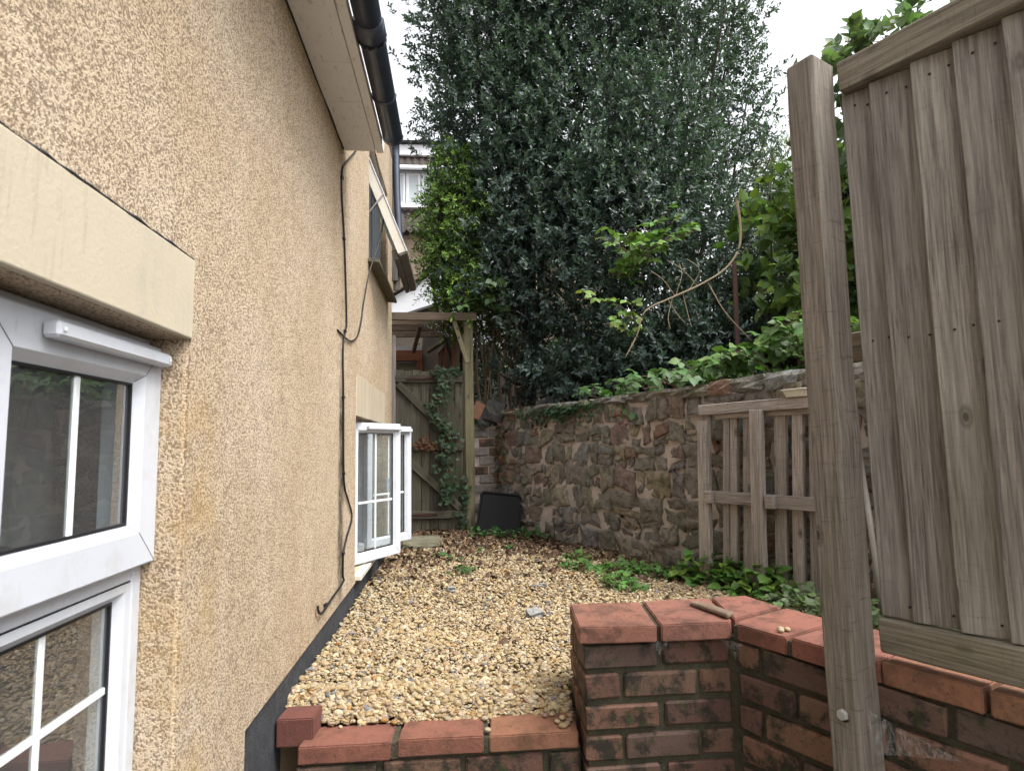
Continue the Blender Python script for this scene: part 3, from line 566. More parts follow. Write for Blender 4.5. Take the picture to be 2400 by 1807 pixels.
tag(tube('cable', [(smooth_path([(cx, 3.316, 2.37), (cx+.03, 3.346, 2.214), (cx+.05, 3.304, 2.014), (cx+.045, 3.13, 1.789), (cx+.02, 2.975, 1.588), (cx, 2.911, 1.40), (cx, 2.87, 1.33), (cx, 2.766, 1.231), (cx, 2.612, 1.177), (cx, 2.454, 1.163), (cx-.003, 2.314, 1.168)]), .0038)], MT['cable'], None, 6), 'short black cable looping from the upper window to a hole in the wall', 'cable')
# ================================================================== BRICK WALLS
FO, FD, FN = Vector((.689, 1.522, 0)), Vector((.4712, -.882, 0)), Vector((-.882, -.4712, 0))   # fence/angled wall: origin, along, outward
def fp(s, off, z): v = FO+FD*s+FN*off; return (v.x, v.y, z)
BR = {}
def brick_at(parent, c, ux, L, D, Hh, mat, name='brick', bev=.004):
    v = len(BR) % 7 if len(BR) < 60 else random.randrange(60)
    key = (round(L, 2), round(D, 2), round(Hh, 3), mat.name, random.randrange(5))
    if key not in BR:
        bm = bmesh.new(); add_box(bm, (-L/2, -D/2, -Hh/2), (L/2, D/2, Hh/2), bev, 1)
        bmesh.ops.triangulate(bm, faces=[f for f in bm.faces if len(f.verts) > 4])
        for w in bm.verts: w.co += Vector((random.uniform(-1, 1)*.003, random.uniform(-1, 1)*.002, random.uniform(-1, 1)*.0028))
        BR[key] = mesh_bm(name, bm, mat)
    x = Vector(ux).normalized(); y = Vector((0, 0, 1)).cross(x)
    M = Matrix((x, y, Vector((0, 0, 1)))).transposed().to_4x4(); M.translation = Vector(c)+y*random.uniform(-.002, .002)
    M = M @ Matrix.Rotation(random.uniform(-.008, .008), 4, 'Y')
    return link(name, BR[key], parent, M)
lw = thing('brick_wall', 'low brick wall with three clean orange coping slabs holding back the gravel', 'wall', (0, 1.62, -.84))
for x0, x1, dz in ((-.394, -.170, -.002), (-.155, .058, .002), (.072, .297, .0)):
    prism('coping_slab', [(x0+random.uniform(-.002, .002), 1.580+random.uniform(-.003, .003)), (x1, 1.578+random.uniform(-.003, .003)), (x1+.006, 1.690), (x0+.012, 1.692)], -.041+dz, dz, MT['coping_low'], lw, .003, .0015)
bm = bmesh.new(); add_box(bm, (-.385, 1.596, -.84), (.305, 1.684, -.043), 0); add_box(bm, (-.17, 1.586, -.0425), (-.153, 1.684, -.006), 0); add_box(bm, (.057, 1.586, -.0425), (.073, 1.684, -.006), 0); link('mortar', mesh_bm('mortar', bm, MT['mortar']), lw)
for r in range(5):
    z = -.078-.073*r; x = -.30 if r % 2 else -.395
    while x < .29:
        L = min(.19, .302-x)
        if L > .04: brick_at(lw, (x+L/2, 1.637, z), (1, 0, 0), L, .1, .056, MT['brick'])
        x += .206
tag(prism('loose_brick', [(-.456, 1.622), (-.366, 1.620), (-.36, 1.70), (-.45, 1.70)], -.018, .05, MT['darkred'], None, .003), 'short red brick end set against the black plinth beside the low wall', 'brick')
pw = thing('brick_wall', 'tall mossy brick wall with red coping that turns towards the fence', 'wall', (.6, 1.64, -.84))
for pts in ([(.298, 1.536), (.493, 1.523), (.519, 1.752), (.318, 1.768)], [(.504, 1.522), (.682, 1.521), (.697, 1.545), (.727, 1.757), (.530, 1.752)], [(.695, 1.508), (.756, 1.390), (.952, 1.492), (.892, 1.625), (.708, 1.532)],
            [(.710, 1.555), (.886, 1.642), (.848, 1.775), (.740, 1.765)], [(.762, 1.377), (.853, 1.207), (1.05, 1.31), (.960, 1.478)]):
    prism('coping_slab', pts, .2235, .265+random.uniform(-.0015, .0015), MT['coping'], pw, .003, .001)
s = .358
while s < 1.9:
    prism('coping_slab', [fp(s, .002, 0)[:2], fp(s+.172, .002, 0)[:2], fp(s+.172, -.1, 0)[:2], fp(s, -.1, 0)[:2]], .2235, .268, MT['coping_low'], pw, .003, .001); s += .183
bm = bmesh.new(); add_box(bm, (.318, 1.556, -.84), (.70, 1.742, .2225), 0); add_box(bm, (.495, 1.54, .2226), (.529, 1.745, .258), 0); link('mortar', mesh_bm('mortar', bm, MT['mortar']), pw)
prism('mortar', [fp(-.03, -.013, 0)[:2], fp(1.95, -.013, 0)[:2], fp(1.95, -.2, 0)[:2], fp(-.12, -.24, 0)[:2]], -.84, .2232, MT['mortar'], pw, 0)
prism('mortar', [fp(.0, -.004, 0)[:2], fp(.36, -.004, 0)[:2], fp(.36, -.2, 0)[:2], fp(-.03, -.2, 0)[:2]], .2233, .2555, MT['mortar'], pw, 0)
for r in range(9):
    z = .1875-.073*r
    row = ((.312, .497), (.517, .690)) if r % 2 == 0 else ((.312, .402), (.413, .6), (.613, .692))
    for x0, x1 in row: brick_at(pw, ((x0+x1)/2, 1.596, z), (1, 0, 0), x1-x0, .1, .057, MT['brick'])
    for y0, y1 in (((1.655, 1.745),) if r % 2 else ((1.655, 1.692), (1.703, 1.745))): brick_at(pw, (.362, (y0+y1)/2, z), (0, -1, 0), y1-y0, .1, .057, MT['brick'])
    s, L = (.012, .055) if r % 2 == 0 else (.012, .145)
    while s < 1.6:
        c = fp(s+L/2, -.05, z); brick_at(pw, c, FD, L, .1, .057, MT['brick']); s += L+.014; L = .186
# ================================================================== FENCE
fence = thing('fence', 'weathered grey board fence with overlapping upright boards on the brick wall', 'fence', fp(.3, 0, -.84))
V, T = tube_np([([fp(.318, .042, -.84), fp(.318, .042, 1.57)], .01)])
pst = board('post', fp(.318, .04, -.84), fp(.316, .04, 1.562), .063, .088, FD, MT['post'], fence, .005, .0022)
bz = Matrix((FD, Vector((0, 0, 1)), -FN)).transposed().to_4x4()
def hexbolt(parent, s, off, z, r=.0115):
    bm = bmesh.new(); bmesh.ops.create_cone(bm, cap_ends=True, segments=6, radius1=r*1.05, radius2=r*.9, depth=.009); bmesh.ops.bevel(bm, geom=list(bm.edges), offset=.0012, segments=1, affect='EDGES')
    M = Matrix((FD, Vector((0, 0, 1)).cross(FD)*-1, FN)).transposed().to_4x4()
    zax = FN; x = FD; y = zax.cross(x); M = Matrix((x, y, zax)).transposed().to_4x4(); M.translation = Vector(fp(s, off, z))
    o = link('bolt', mesh_bm('bolt', bm, MT['steel']), parent, M)
    bm = bmesh.new(); bmesh.ops.create_cone(bm, cap_ends=True, segments=16, radius1=r*1.35, radius2=r*1.3, depth=.003); M2 = M.copy(); M2.translation = Vector(fp(s, off-.006, z)); link('washer', mesh_bm('washer', bm, MT['rust']), parent, M2)
hexbolt(pst, .318, .0885, .172)
for sz in (.66, 1.05, 1.28): pass
board('top_rail', fp(.356, -.028, 1.529), fp(2.0, -.028, 1.529), .070, .055, (0, 0, 1), MT['rail'], fence, .003, .0012)
board('bottom_rail', fp(.356, -.024, .319), fp(2.0, -.024, .319), .066, .047, (0, 0, 1), MT['rail'], fence, .003, .0012)
board('batten', fp(.356, -.078, 1.46), fp(2.0, -.078, 1.46), .05, .032, (0, 0, 1), MT['fence'], fence)
board('arris_rail', fp(.30, -.085, .93), fp(2.0, -.085, .93), .062, .04, (0, 0, 1), MT['rail'], fence)
nail_me = None
s = .354; k = 0
while s < 1.85:
    w = (.060, .081, .076, .080, .078, .079)[k % 6]; tilt = math.radians(11)
    c = s+w/2; side = FD*math.cos(tilt)-FN*math.sin(tilt)
    c += .0075; b = board('fence_board', fp(c, -.036, .3555), fp(c-.004, -.038, 1.492), w+.015, .017, side, MT['fence'], fence, .0015, .0012, .35)
    if k < 6:
        for z in (.385, .93, 1.455):
            for q in (-.2, .22):
                if nail_me is None:
                    bm = bmesh.new(); bmesh.ops.create_cone(bm, cap_ends=True, segments=8, radius1=.0026, radius2=.0022, depth=.002); nail_me = mesh_bm('nail', bm, MT['rust'])
                M = Matrix((FD, FN.cross(FD), FN)).transposed().to_4x4(); M.translation = Vector(fp(c+q*w+random.uniform(-.004, .004), -.0270-math.tan(tilt)*q*w, z+random.uniform(-.006, .006))); link('nail', nail_me, b, M)
    s += w; k += 1
def web_mat():
    k = N('cobweb_silk'); co = k.coord(rnd=False); f = k.noise(k.coord((1, 1, .25), rnd=False), 130, 5, .8); k.t.nodes.remove(k.b)
    d = k.n('BsdfDiffuse', {0: (.5, .5, .5)}); t = k.n('BsdfTransparent'); m = k.n('MixShader', {0: k.ramp(f, [(.45, .02), (.7, .42)]), 1: t.outputs[0], 2: d.outputs[0]}); k.t.links.new(m.outputs[0], k.out.inputs[0]); return k.m
def cobweb(label, a, b, c):
    a, b, c = Vector(a), Vector(b), Vector(c); V, T = [], []; n = 9
    for i in range(n+1):
        for j in range(n+1-i):
            u, v = i/n, j/n; q = a*(1-u-v)+b*u+c*v; q = q.lerp((a+b+c)/3, .8*u*v+.5*u*(1-u-v)*0+.6*v*(1-u-v)); V.append((q.x, q.y, q.z-.01*u*v))
    idx = lambda i, j: i*(n+1)-i*(i-1)//2+j
    for i in range(n):
        for j in range(n-i):
            T.append((idx(i, j), idx(i+1, j), idx(i, j+1)))
            if j < n-i-1: T.append((idx(i+1, j), idx(i+1, j+1), idx(i, j+1)))
    tag(link('cobweb', mesh_np('cobweb', V, T, WEB, smooth=True)), label, 'cobweb')
WEB = web_mat()
cobweb('torn cobweb strung from the fence post to the bricks', fp(.353, .06, .19), fp(.353, .05, .10), fp(.50, .003, .13))
cobweb('small dusty cobweb under the joint of the red coping', (.478, 1.535, .222), (.53, 1.535, .222), (.503, 1.543, .185))
cobweb('dusty cobweb in the inner corner under the red coping', (.66, 1.53, .222), (.70, 1.49, .222), (.693, 1.52, .175))
# ================================================================== STONE WALL
swall = thing('stone_wall', 'old rubble stone wall with pink mortar along the right of the gravel', 'wall', sw(.9, 0, .02))
WH = .955
def clip(poly, p, q):
    """part of poly nearer to p than to q (2D, already in the stretched metric)"""
    m = (p+q)/2; n = q-p; out = []
    for i in range(len(poly)):
        a, b = poly[i], poly[(i+1) % len(poly)]; da, db = (a-m)@n, (b-m)@n
        if da <= 0: out.append(a)
        if (da < 0 < db) or (db < 0 < da): out.append(a+(b-a)*da/(da-db))
    return out
def rubble():
    r2 = np.random.default_rng(14); S0, S1 = -1.0, 2.62; out = []
    warp = lambda s, h: np.array([s+.012*math.sin(9*h+3*s), h+.016*math.sin(4.1*s+2*h)*min(1, h/.12)*min(1, (WH-h)/.1)])
    hs = [0]
    while hs[-1] < WH-.09: hs.append(hs[-1]+r2.uniform(.085, .165))
    hs = np.array(hs[:-1]+[WH]); taken = []
    for c in range(len(hs)-1):
        x = S0-r2.uniform(0, .08)
        while x < S1:
            w = float(np.exp(r2.normal(math.log(.135), .38)).clip(.055, .26)); w = min(w, 1.9*(hs[c+1]-hs[c])); a, b = x, min(x+w, S1); x += w; q0, q1 = hs[c], hs[c+1]
            if b-a < .03: continue
            u = r2.random(); cells = []
            if u < .34: m = q0+(q1-q0)*r2.uniform(.35, .65); cells = [(a, b, q0, m), (a, b, m, q1)]
            elif u < .46: m = q0+(q1-q0)*r2.uniform(.4, .6); k = a+(b-a)*r2.uniform(.4, .6); cells = [(a, k, q0, m), (k, b, q0, m), (a, b, m, q1)]
            else: cells = [(a, b, q0, q1)]
            for (l, rr, d, t) in cells:
                jit = lambda: r2.normal(0, .011, 2)
                sk = r2.uniform(-.016, .016)
                poly = [warp(l, d+sk)+jit(), warp((l+rr)/2, d)+jit()*.6, warp(rr, d-sk)+jit(), warp(rr, t-sk)+jit(), warp((l+rr)/2, t)+jit()*.8, warp(l, t+sk)+jit()]
                poly = np.array(poly); poly[:, 1] = poly[:, 1].clip(-.01, WH+.01); out.append((poly.mean(0), poly))
    return out
def stone_mesh(c, poly, gap, depth, r2):
    # keep the corners, shrink for the joint, roughen, then build an angular block facing local +Z (outward)
    out = []
    for k in range(len(poly)):
        a, b = poly[k], poly[(k+1) % len(poly)]; L = np.hypot(*(b-a))
        if L < .008: continue
        m = max(1, int(L/.035)); nr = np.array([b[1]-a[1], a[0]-b[0]])/L
        for q in range(m): out.append(a+(b-a)*q/m+(nr*r2.normal(0, .0045) if q else 0))
    o = np.array(out); n = len(o); ce = o.mean(0); v = o-ce; r = np.hypot(*v.T)[:, None]
    v = v*(np.maximum(r-gap, .3*r)/r); v *= 1+r2.normal(0, .03, (n, 1))
    tx, ty = r2.normal(0, .12, 2); tl = lambda q: (q[:, :1]*tx+q[:, 1:]*ty)
    rings = []
    for k, (sc, z) in enumerate(((1.01, -.02), (.985, depth*.75), (.90, depth), (.42, depth*1.0))):
        zz = np.full((n, 1), z)+tl(v*sc)*(k > 0)+r2.normal(0, depth*.22, (n, 1))*(k > 0); rings.append(np.hstack([v*sc*(1+r2.normal(0, .025, (n, 1))*(k > 0)), zz]))
    V = np.vstack(rings+[np.array([[0, 0, depth*1.1+r2.normal(0, depth*.15)]])]); T = []
    for k in range(3):
        for i in range(n): a, b = k*n+i, k*n+(i+1) % n; T += [(a, b, b+n), (a, b+n, a+n)]
    T += [(3*n+i, 3*n+(i+1) % n, 4*n) for i in range(n)]
    return ce, V, T
def build_stones():
    r2 = np.random.default_rng(23); st = rubble(); st.sort(key=lambda q: (not (-.75 < q[0][0] < 1.98 or 2.25 < q[0][0] < 2.6), -np.ptp(q[1][:, 0])*np.ptp(q[1][:, 1])))

    rest = []; Mx = Matrix((SD, Vector((0, 0, 1)), SD.cross(Vector((0, 0, 1))))).transposed().to_4x4()
    out = SD.cross(Vector((0, 0, 1)))
    sg = 1 if out.dot(SN) > 0 else -1
    for i, (p, poly) in enumerate(st):
        ce, V, T = stone_mesh(p, poly, r2.uniform(.004, .012), r2.uniform(.010, .024), r2)
        V[:, 2] *= sg
        T = [t[::sg] for t in T] if sg < 0 else T
        M = Mx.copy(); M.translation = Vector(sw(ce[0], .0, ce[1]+.02))
        if i < 286:
            link('stone', mesh_np('stone', V, T, MT['stone']), swall, M)
        else:
            rest.append((np.array([M @ Vector(v) for v in V]), np.array(T), np.zeros((len(V), 3))))
    if rest: a, t, c = join(rest); o = link('small_stones', mesh_np('small_stones', a, t, MT['stone']), swall); o['kind'] = 'stuff'
build_stones()
# mortar backing with a rough face
def backing():
    n, m = 150, 36; V, T = [], []; r2 = np.random.default_rng(3)
    for i in range(n):
        for j in range(m):
            s, h = -1.02+3.7*i/(n-1), WH*j/(m-1); V.append(sw(s, .003+r2.uniform(-.004, .006), .02+h))
    for i in range(n-1):
        for j in range(m-1): a = i*m+j; T += [(a, a+m, a+m+1), (a, a+m+1, a+1)]
    link('mortar', mesh_np('mortar', V, T, MT['smortar'], smooth=True), swall)
    a, b, c, d = sw(-1.02, -.012, 0), sw(2.68, -.012, 0), sw(2.68, -.21, 0), sw(-1.02, -.21, 0)
    prism('mortar', [a[:2], b[:2], c[:2], d[:2]], .02, .02+WH-.004, MT['smortar'], swall, 0)
backing()
def lumpy_block(name, c, size, mat, parent, M=None, amt=.16, seed=0, sub=2):
    bm = bmesh.new(); bmesh.ops.create_cube(bm, size=1); bmesh.ops.subdivide_edges(bm, edges=bm.edges, cuts=sub, use_grid_fill=True); r2 = random.Random(seed)
    for v in bm.verts:
        q = v.co.copy(); v.co = q.lerp(q.normalized()*.62, .35)+Vector([r2.uniform(-amt, amt)*.5 for _ in range(3)])
        v.co = Vector((v.co.x*size[0], v.co.y*size[1], v.co.z*size[2]))
    M = (M or Matrix.Identity(4)).copy(); M.translation = Vector(c); return link(name, mesh_bm(name, bm, mat), parent, M)
Mx = Matrix((SD, SN, Vector((0, 0, 1)))).transposed().to_4x4()
s = -.98; i = 0
while s < 2.6:
    L = random.uniform(.13, .27); hh = .035+.028*max(0, min(1, (s-.6)/.8))+random.uniform(0, .012)
    lumpy_block('cap_stone', sw(s+L/2, -.10, .978+hh*.15), (L*1.04, .26, hh*1.25), MT['stone'], swall, Mx, .13, i); s += L; i += 1
# ================================================================== SLATTED FRAME AGAINST THE STONE WALL
pal = thing('slatted_frame', 'silvery slatted timber frame leaning on the stone wall', 'pallet', sw(1.6, .1, .03))
def pp(s, off, z): return sw(s, off, z)
P = MT['pallet']
board('top_rail', pp(1.318, .105, .872), pp(2.06, .105, .876), .050, .045, (0, 0, 1), P, pal, .003, .002)
board('lower_rail', pp(1.40, .088, .838), pp(2.06, .088, .838), .022, .03, (0, 0, 1), P, pal)
board('slat', pp(1.345, .155, .045), pp(1.343, .118, .820), .066, .026, SD, P, pal, .002, .001); board('slat', pp(1.349, .10, .80), pp(1.349, .10, .85), .05, .02, SD, P, pal)
for s0, w, z0, off, dz in ((1.455, .036, .06, .085, 0), (1.497, .040, .06, .082, 0), (1.575, .054, .05, .08, 0), (1.741, .056, .05, .08, 0), (1.823, .050, .05, .08, 0), (1.905, .058, .05, .08, 0), (1.99, .055, .05, .08, 0)):
    board('slat', pp(s0-.012, off+.04, z0), pp(s0+.004, off, .836), w, .022, SD, P, pal, .002, .0012)
board('slat', pp(1.662, .175, .035), pp(1.660, .132, .856), .058, .030, SD, P, pal, .002, .001)
board('cross_rail', pp(1.408, .125, .458), pp(2.06, .125, .462), .054, .035, (0, 0, 1), P, pal, .002, .0012)
for s0 in (1.385, 1.722): board('block', pp(s0-.022, .142, .458), pp(s0+.022, .142, .458), .056, .05, (0, 0, 1), P, pal, .003)
# foil tray on the rail
def foil():
    t = thing('foil_tray', 'small foil food tray perched on the slatted frame', 'tray', pp(1.86, .11, .90))
    c = Vector(pp(1.86, .105, .899)); V, T = [], []; n = 40
    prof = [(0, .004), (.78, .0), (.8, .003), (1.0, .033), (1.07, .034), (1.075, .031)]
    for r, z in prof:
        for k in range(n):
            a = 2*math.pi*k/n; q = (abs(math.cos(a))**5+abs(math.sin(a))**5)**-.2; wv = 1+.012*(k % 2)*(.7 < r < 1.05)
            p = c+SD*(.066*r*q*math.cos(a)*wv)+SN*(.045*r*q*math.sin(a)*wv); V.append((p.x, p.y, p.z+z))
    for j in range(len(prof)-1):
        for k in range(n): a, b = j*n+k, j*n+(k+1) % n; T += [(a, b, b+n), (a, b+n, a+n)]
    link('dish', mesh_np('dish', V, T, MT['foil']), t)
foil()
# ================================================================== GATE, PERGOLA AND BEYOND
GY = 4.80
gate = thing('garden_gate', 'mossy ledged and braced plank gate half grown with ivy', 'gate', (-.22, GY, .05))
x = -.485; ws = (.068, .062, .070, .064, .066, .07, .065, .066)
for i, w in enumerate(ws):
    if x > .04: break
    board('plank', (x+w/2, GY+random.uniform(-.002, .003), .072+random.uniform(-.008, .006)), (x+w/2, GY, 1.318+random.uniform(-.012, .006)), w-.004, .016, (1, 0, 0), MT['gate'], gate, .002, .0012); x += w
for z in (1.255, .715, .195): board('ledge', (-.483, GY-.019, z), (.045, GY-.019, z-.004), .056, .02, (0, 0, 1), MT['gate'], gate, .003, .001)
board('brace', (-.465, GY-.0195, 1.215), (-.015, GY-.0195, .76), .052, .019, (0, 0, 1), MT['gate'], gate, .002); board('brace', (-.455, GY-.0195, .68), (.02, GY-.0195, .235), .052, .019, (0, 0, 1), MT['gate'], gate, .002)
for z in (1.255, .195): box('hinge', (-.40, GY-.034, z-.009), (-.16, GY-.0295, z+.009), MT['rust'], gate, .001)
box('latch', (-.06, GY-.034, .80), (.03, GY-.029, .815), MT['rust'], gate, .001)
perg = thing('pergola', 'small brown timber pergola on a green post over the plank gate', 'pergola', (.1, GY, .03))
board('post', (.098, 4.815, .02), (.092, 4.815, 1.725), .072, .072, (1, 0, 0), MT['gpost'], perg, .004, .002)
board('post', (.056, 4.828, .03), (.053, 4.828, 1.62), .012, .05, (1, 0, 0), MT['gpost'], perg)
board('post', (-.497, 4.80, .03), (-.497, 4.80, 1.60), .028, .05, (1, 0, 0), MT['pallet'], perg)
board('beam', (-.56, 4.772, 1.752), (.16, 4.772, 1.75), .062, .036, (0, 0, 1), MT['pergola'], perg)
for y, z in ((5.02, 1.755), (5.27, 1.752), (5.54, 1.748)): board('rafter', (-.60, y, z), (.17, y, z), .048, .036, (0, 0, 1), MT['pergola'], perg)
board('side_beam', (.062, 4.81, 1.715), (.06, 6.1, 1.70), .06, .03, (0, 0, 1), MT['gpost'], perg); board('strut', (.085, 4.79, 1.38), (-.02, 4.79, 1.72), .036, .034, (0, 1, 0), MT['gpost'], perg)
board('strut', (-.40, 5.6, 1.60), (-.30, 5.0, 1.73), .035, .035, (1, 0, 0), MT['pergola'], perg); board('strut', (-.27, 5.6, 1.60), (.0, 5.3, 1.73), .035, .035, (1, 0, 0), MT['pergola'], perg)
leanto = thing('shed', 'rendered lean-to with a red stained beam and post seen above the gate', 'shed', (-.5, 5.8, .0))
box('wall', (-1.4, 5.90, -.8), (-.34, 6.0, 1.70), MT['dark'], leanto, 0); box('wall', (-.337, 5.9, -.8), (.10, 6.0, 1.95), MT['dash'], leanto, 0)
board('beam', (-1.0, 5.86, 1.60), (-.33, 5.86, 1.60), .10, .05, (0, 0, 1), MT['redwood'], leanto); board('post', (-.36, 5.865, .0), (-.36, 5.865, 1.55), .06, .05, (1, 0, 0), MT['redwood'], leanto)
box('panel', (-1.0, 5.88, 1.2), (-.40, 5.895, 1.53), MT['conc'], leanto, 0)
trel = thing('trellis', 'short run of brown upright slats under the pergola beam', 'trellis', (-.05, 5.2, 1.2))
for i in range(9):
    y = 5.72-i*.095; xx = -.165+.022*i; board('slat', (xx, y, 1.22), (xx, y, 1.60+.012*i), .022, .014, (1, 0, 0), MT['redwood'] if i % 3 == 0 else MT['pergola'], trel)
board('rail', (-.18, 5.76, 1.61), (.03, 4.90, 1.70), .03, .02, (0, 0, 1), MT['pergola'], trel); board('rail', (-.18, 5.76, 1.25), (.03, 4.90, 1.25), .03, .02, (0, 0, 1), MT['pergola'], trel)
tag(lumpy_block('concrete_step', (-.25, 4.30, .05), (.26, .34, .07), MT['conc'], None, None, .05, 4), 'flat mossy concrete step in front of the plank gate', 'step')
# black plastic panel leaning at the foot of the wall
def black_panel():
    bm = bmesh.new(); out = []
    for cxx, cz, a0 in ((.30, .345, 0), (.03, .345, 90), (.03, .03, 180), (.30, .03, 270)):
        for k in range(6): a = math.radians(a0+18*k); out.append((cxx+.03*math.cos(a), cz+.03*math.sin(a)))
    f0 = [bm.verts.new((x, .022, z)) for x, z in out]; f1 = [bm.verts.new((x, 0, z)) for x, z in out]; cc = Vector((.165, 0, .19))
    f2 = [bm.verts.new((cc.x+(x-cc.x)*.93, .0, cc.z+(z-cc.z)*.93)) for x, z in out]; f3 = [bm.verts.new((cc.x+(x-cc.x)*.90, .010, cc.z+(z-cc.z)*.90)) for x, z in out]; n = len(out)
    for a, b in ((f0, f1), (f1, f2), (f2, f3)):
        for k in range(n): bm.faces.new((a[k], a[(k+1) % n], b[(k+1) % n], b[k]))
    bm.faces.new(f3); bm.faces.new(f0[::-1]); bmesh.ops.bevel(bm, geom=[e for e in bm.edges if e.is_manifold and e.calc_face_angle() > 1], offset=.003, segments=2, affect='EDGES')
    M = Matrix.Translation((.115, 4.60, .03)) @ Matrix.Rotation(math.radians(-8), 4, 'Z') @ Matrix.Rotation(math.radians(-22), 4, 'X') @ Matrix.Rotation(math.radians(7), 4, 'Y')
    # sheared-looking lower right corner comes from its turn on the ground
    tag(link('plastic_tray', mesh_bm('plastic_tray', bm, MT['tray']), None, M), 'large black plastic tray with rounded corners leaning behind the green post', 'tray')
black_panel()
# crumbled end of the wall by the gate post
bp = thing('brick_pier', 'stub of whitewashed brickwork between the green post and the stone wall', 'pier', (.25, 5.0, .02))
for r in range(11):
    for i in range(2):
        b = brick_at(bp, (.19+.13*i+(.05 if r % 2 else 0), 5.02, .07+.075*r), (1, 0, 0), .12, .1, .062, MT['brick'] if (r+i) % 3 == 0 else MT['washed'])
box('mortar', (.13, 4.985, .02), (.42, 5.07, .88), MT['smortar'], bp, 0)
tag(lumpy_block('stone_block', (.30, 4.99, 1.0), (.17, .2, .17), MT['darkstone'], None, Matrix.Rotation(.3, 4, 'Y'), .14, 8), 'dark stone block perched on the broken end of the stone wall', 'stone')
tag(lumpy_block('stone_block', (.21, 5.0, .93), (.1, .16, .12), MT['darkstone'], None, Matrix.Rotation(-.5, 4, 'Y'), .14, 9), 'smaller dark stone wedged under the terracotta tile', 'stone')
tag(box('broken_tile', (-.045, -.012, -.07), (.045, .012, .07), MT['terracotta'], None, .004, Matrix.Translation((.165, 4.92, 1.005)) @ Matrix.Rotation(math.radians(28), 4, 'Y')), 'broken terracotta tile tilted behind the top of the green post', 'tile')
# leaning pipe behind the fence, rusty pole and grey shed wall beyond the stone wall
tag(tube('metal_pipe', [([sw(2.06, .06, .70), sw(2.10, .09, .45), sw(2.16, .14, .03)], .011)], MT['steel'], None, 10), 'thin galvanised pipe leaning on the stone wall behind the fence', 'pipe')
tag(tube('rusty_pole', [([(1.875, 3.85, .78), (1.888, 3.85, 1.93)], .016)], MT['rust'], None, 10), 'rusty red iron pole standing among the bushes', 'pole')
gw = thing('garden_wall', 'pale grey boarded wall glimpsed through the bushes', 'wall', (2.2, 6.5, .8))
for r in range(7): board('plank', (.5, 6.9, .84+.11*r), (5.0, 4.3+.0, .84+.11*r), .105, .02, (0, 0, 1), MT['pallet'], gw)
# ================================================================== BACKGROUND HOUSE
bh = thing('house', 'white trimmed neighbour house with brown tiled dormer behind the trees', 'house', (-.5, 11.5, .8))
box('wall', (-3.0, 11.6, .8), (3.2, 15, 5.2), MT['farwall'], bh, 0)
box('fascia', (-3.0, 11.02, 6.20), (3.0, 11.10, 6.42), MT['whitewall'], bh, .01); box('roof', (-3.1, 10.95, 6.425), (3.1, 13, 6.47), MT['lead'], bh, .01)
def tiles(name, x0, x1, y0, z0, y1, z1, rows, pitch, mat):
    V, T = [], []; nx = int((x1-x0)/pitch*6)+1; b = 0
    for r in range(rows):
        a, c = r/rows, (r+1)/rows
        for e, (f, lift) in enumerate(((a, .05), (c+.02, .012), (a, -.0))):
            for i in range(nx):
                x = x0+(x1-x0)*i/(nx-1); w = .032*math.sin(2*math.pi*(x-x0)/pitch)
                V.append((x, y0+(y1-y0)*f, z0+(z1-z0)*f+lift+w))
        for i in range(nx-1): T += [(b+i, b+i+1, b+nx+i+1), (b+i, b+nx+i+1, b+nx+i), (b+2*nx+i, b+2*nx+i+1, b+i+1), (b+2*nx+i, b+i+1, b+i)]
        b += 3*nx
    o = link(name, mesh_np(name, V, T, mat, smooth=False), bh); o['kind'] = 'stuff'
tiles('roof_tiles', -3.0, 3.0, 10.98, 5.96, 11.12, 6.21, 3, .13, MT['rootile'])
tiles('roof_tiles', -3.0, 3.0, 10.75, 4.62, 11.15, 5.16, 6, .13, MT['rootile'])
tube('gutter', [([(-3, 10.96, 5.93), (3, 10.96, 5.93)], .045)], MT['whitewall'], bh, 8)
box('wall', (-3.0, 11.12, 5.15), (3.0, 11.3, 5.94), MT['whitewall'], bh, 0); box('window_sill', (-1.9, 11.0, 5.17), (-.2, 11.115, 5.235), MT['whitewall'], bh, .008)
for x0, x1 in ((-1.56, -1.15), (-1.13, -.945), (-.925, -.66), (-.64, -.30)):
    w = link('window', ring_mesh('window', x0, x1, 5.25, 5.88, .05, .02, .05, MT['whitewall']), bh, Matrix.Translation((0, 11.07, 0)) @ Matrix.Rotation(math.radians(-90), 4, 'Z') @ Matrix.Scale(-1, 4, (1, 0, 0)) @ Matrix.Scale(-1, 4, (1, 0, 0)))
    M = WM[w]
    p = [(x0, 5.28), (x1, 5.28), (x1, 5.85), (x0, 5.85)]
    link('pane', mesh_np('pane', [(x, 11.095, z) for x, z in p], [(0, 1, 2), (0, 2, 3)], MT['pvcpane']), w)
box('wall', (-3.0, 10.9, .8), (1.5, 11.1, 4.6), MT['farwall'], bh, 0)
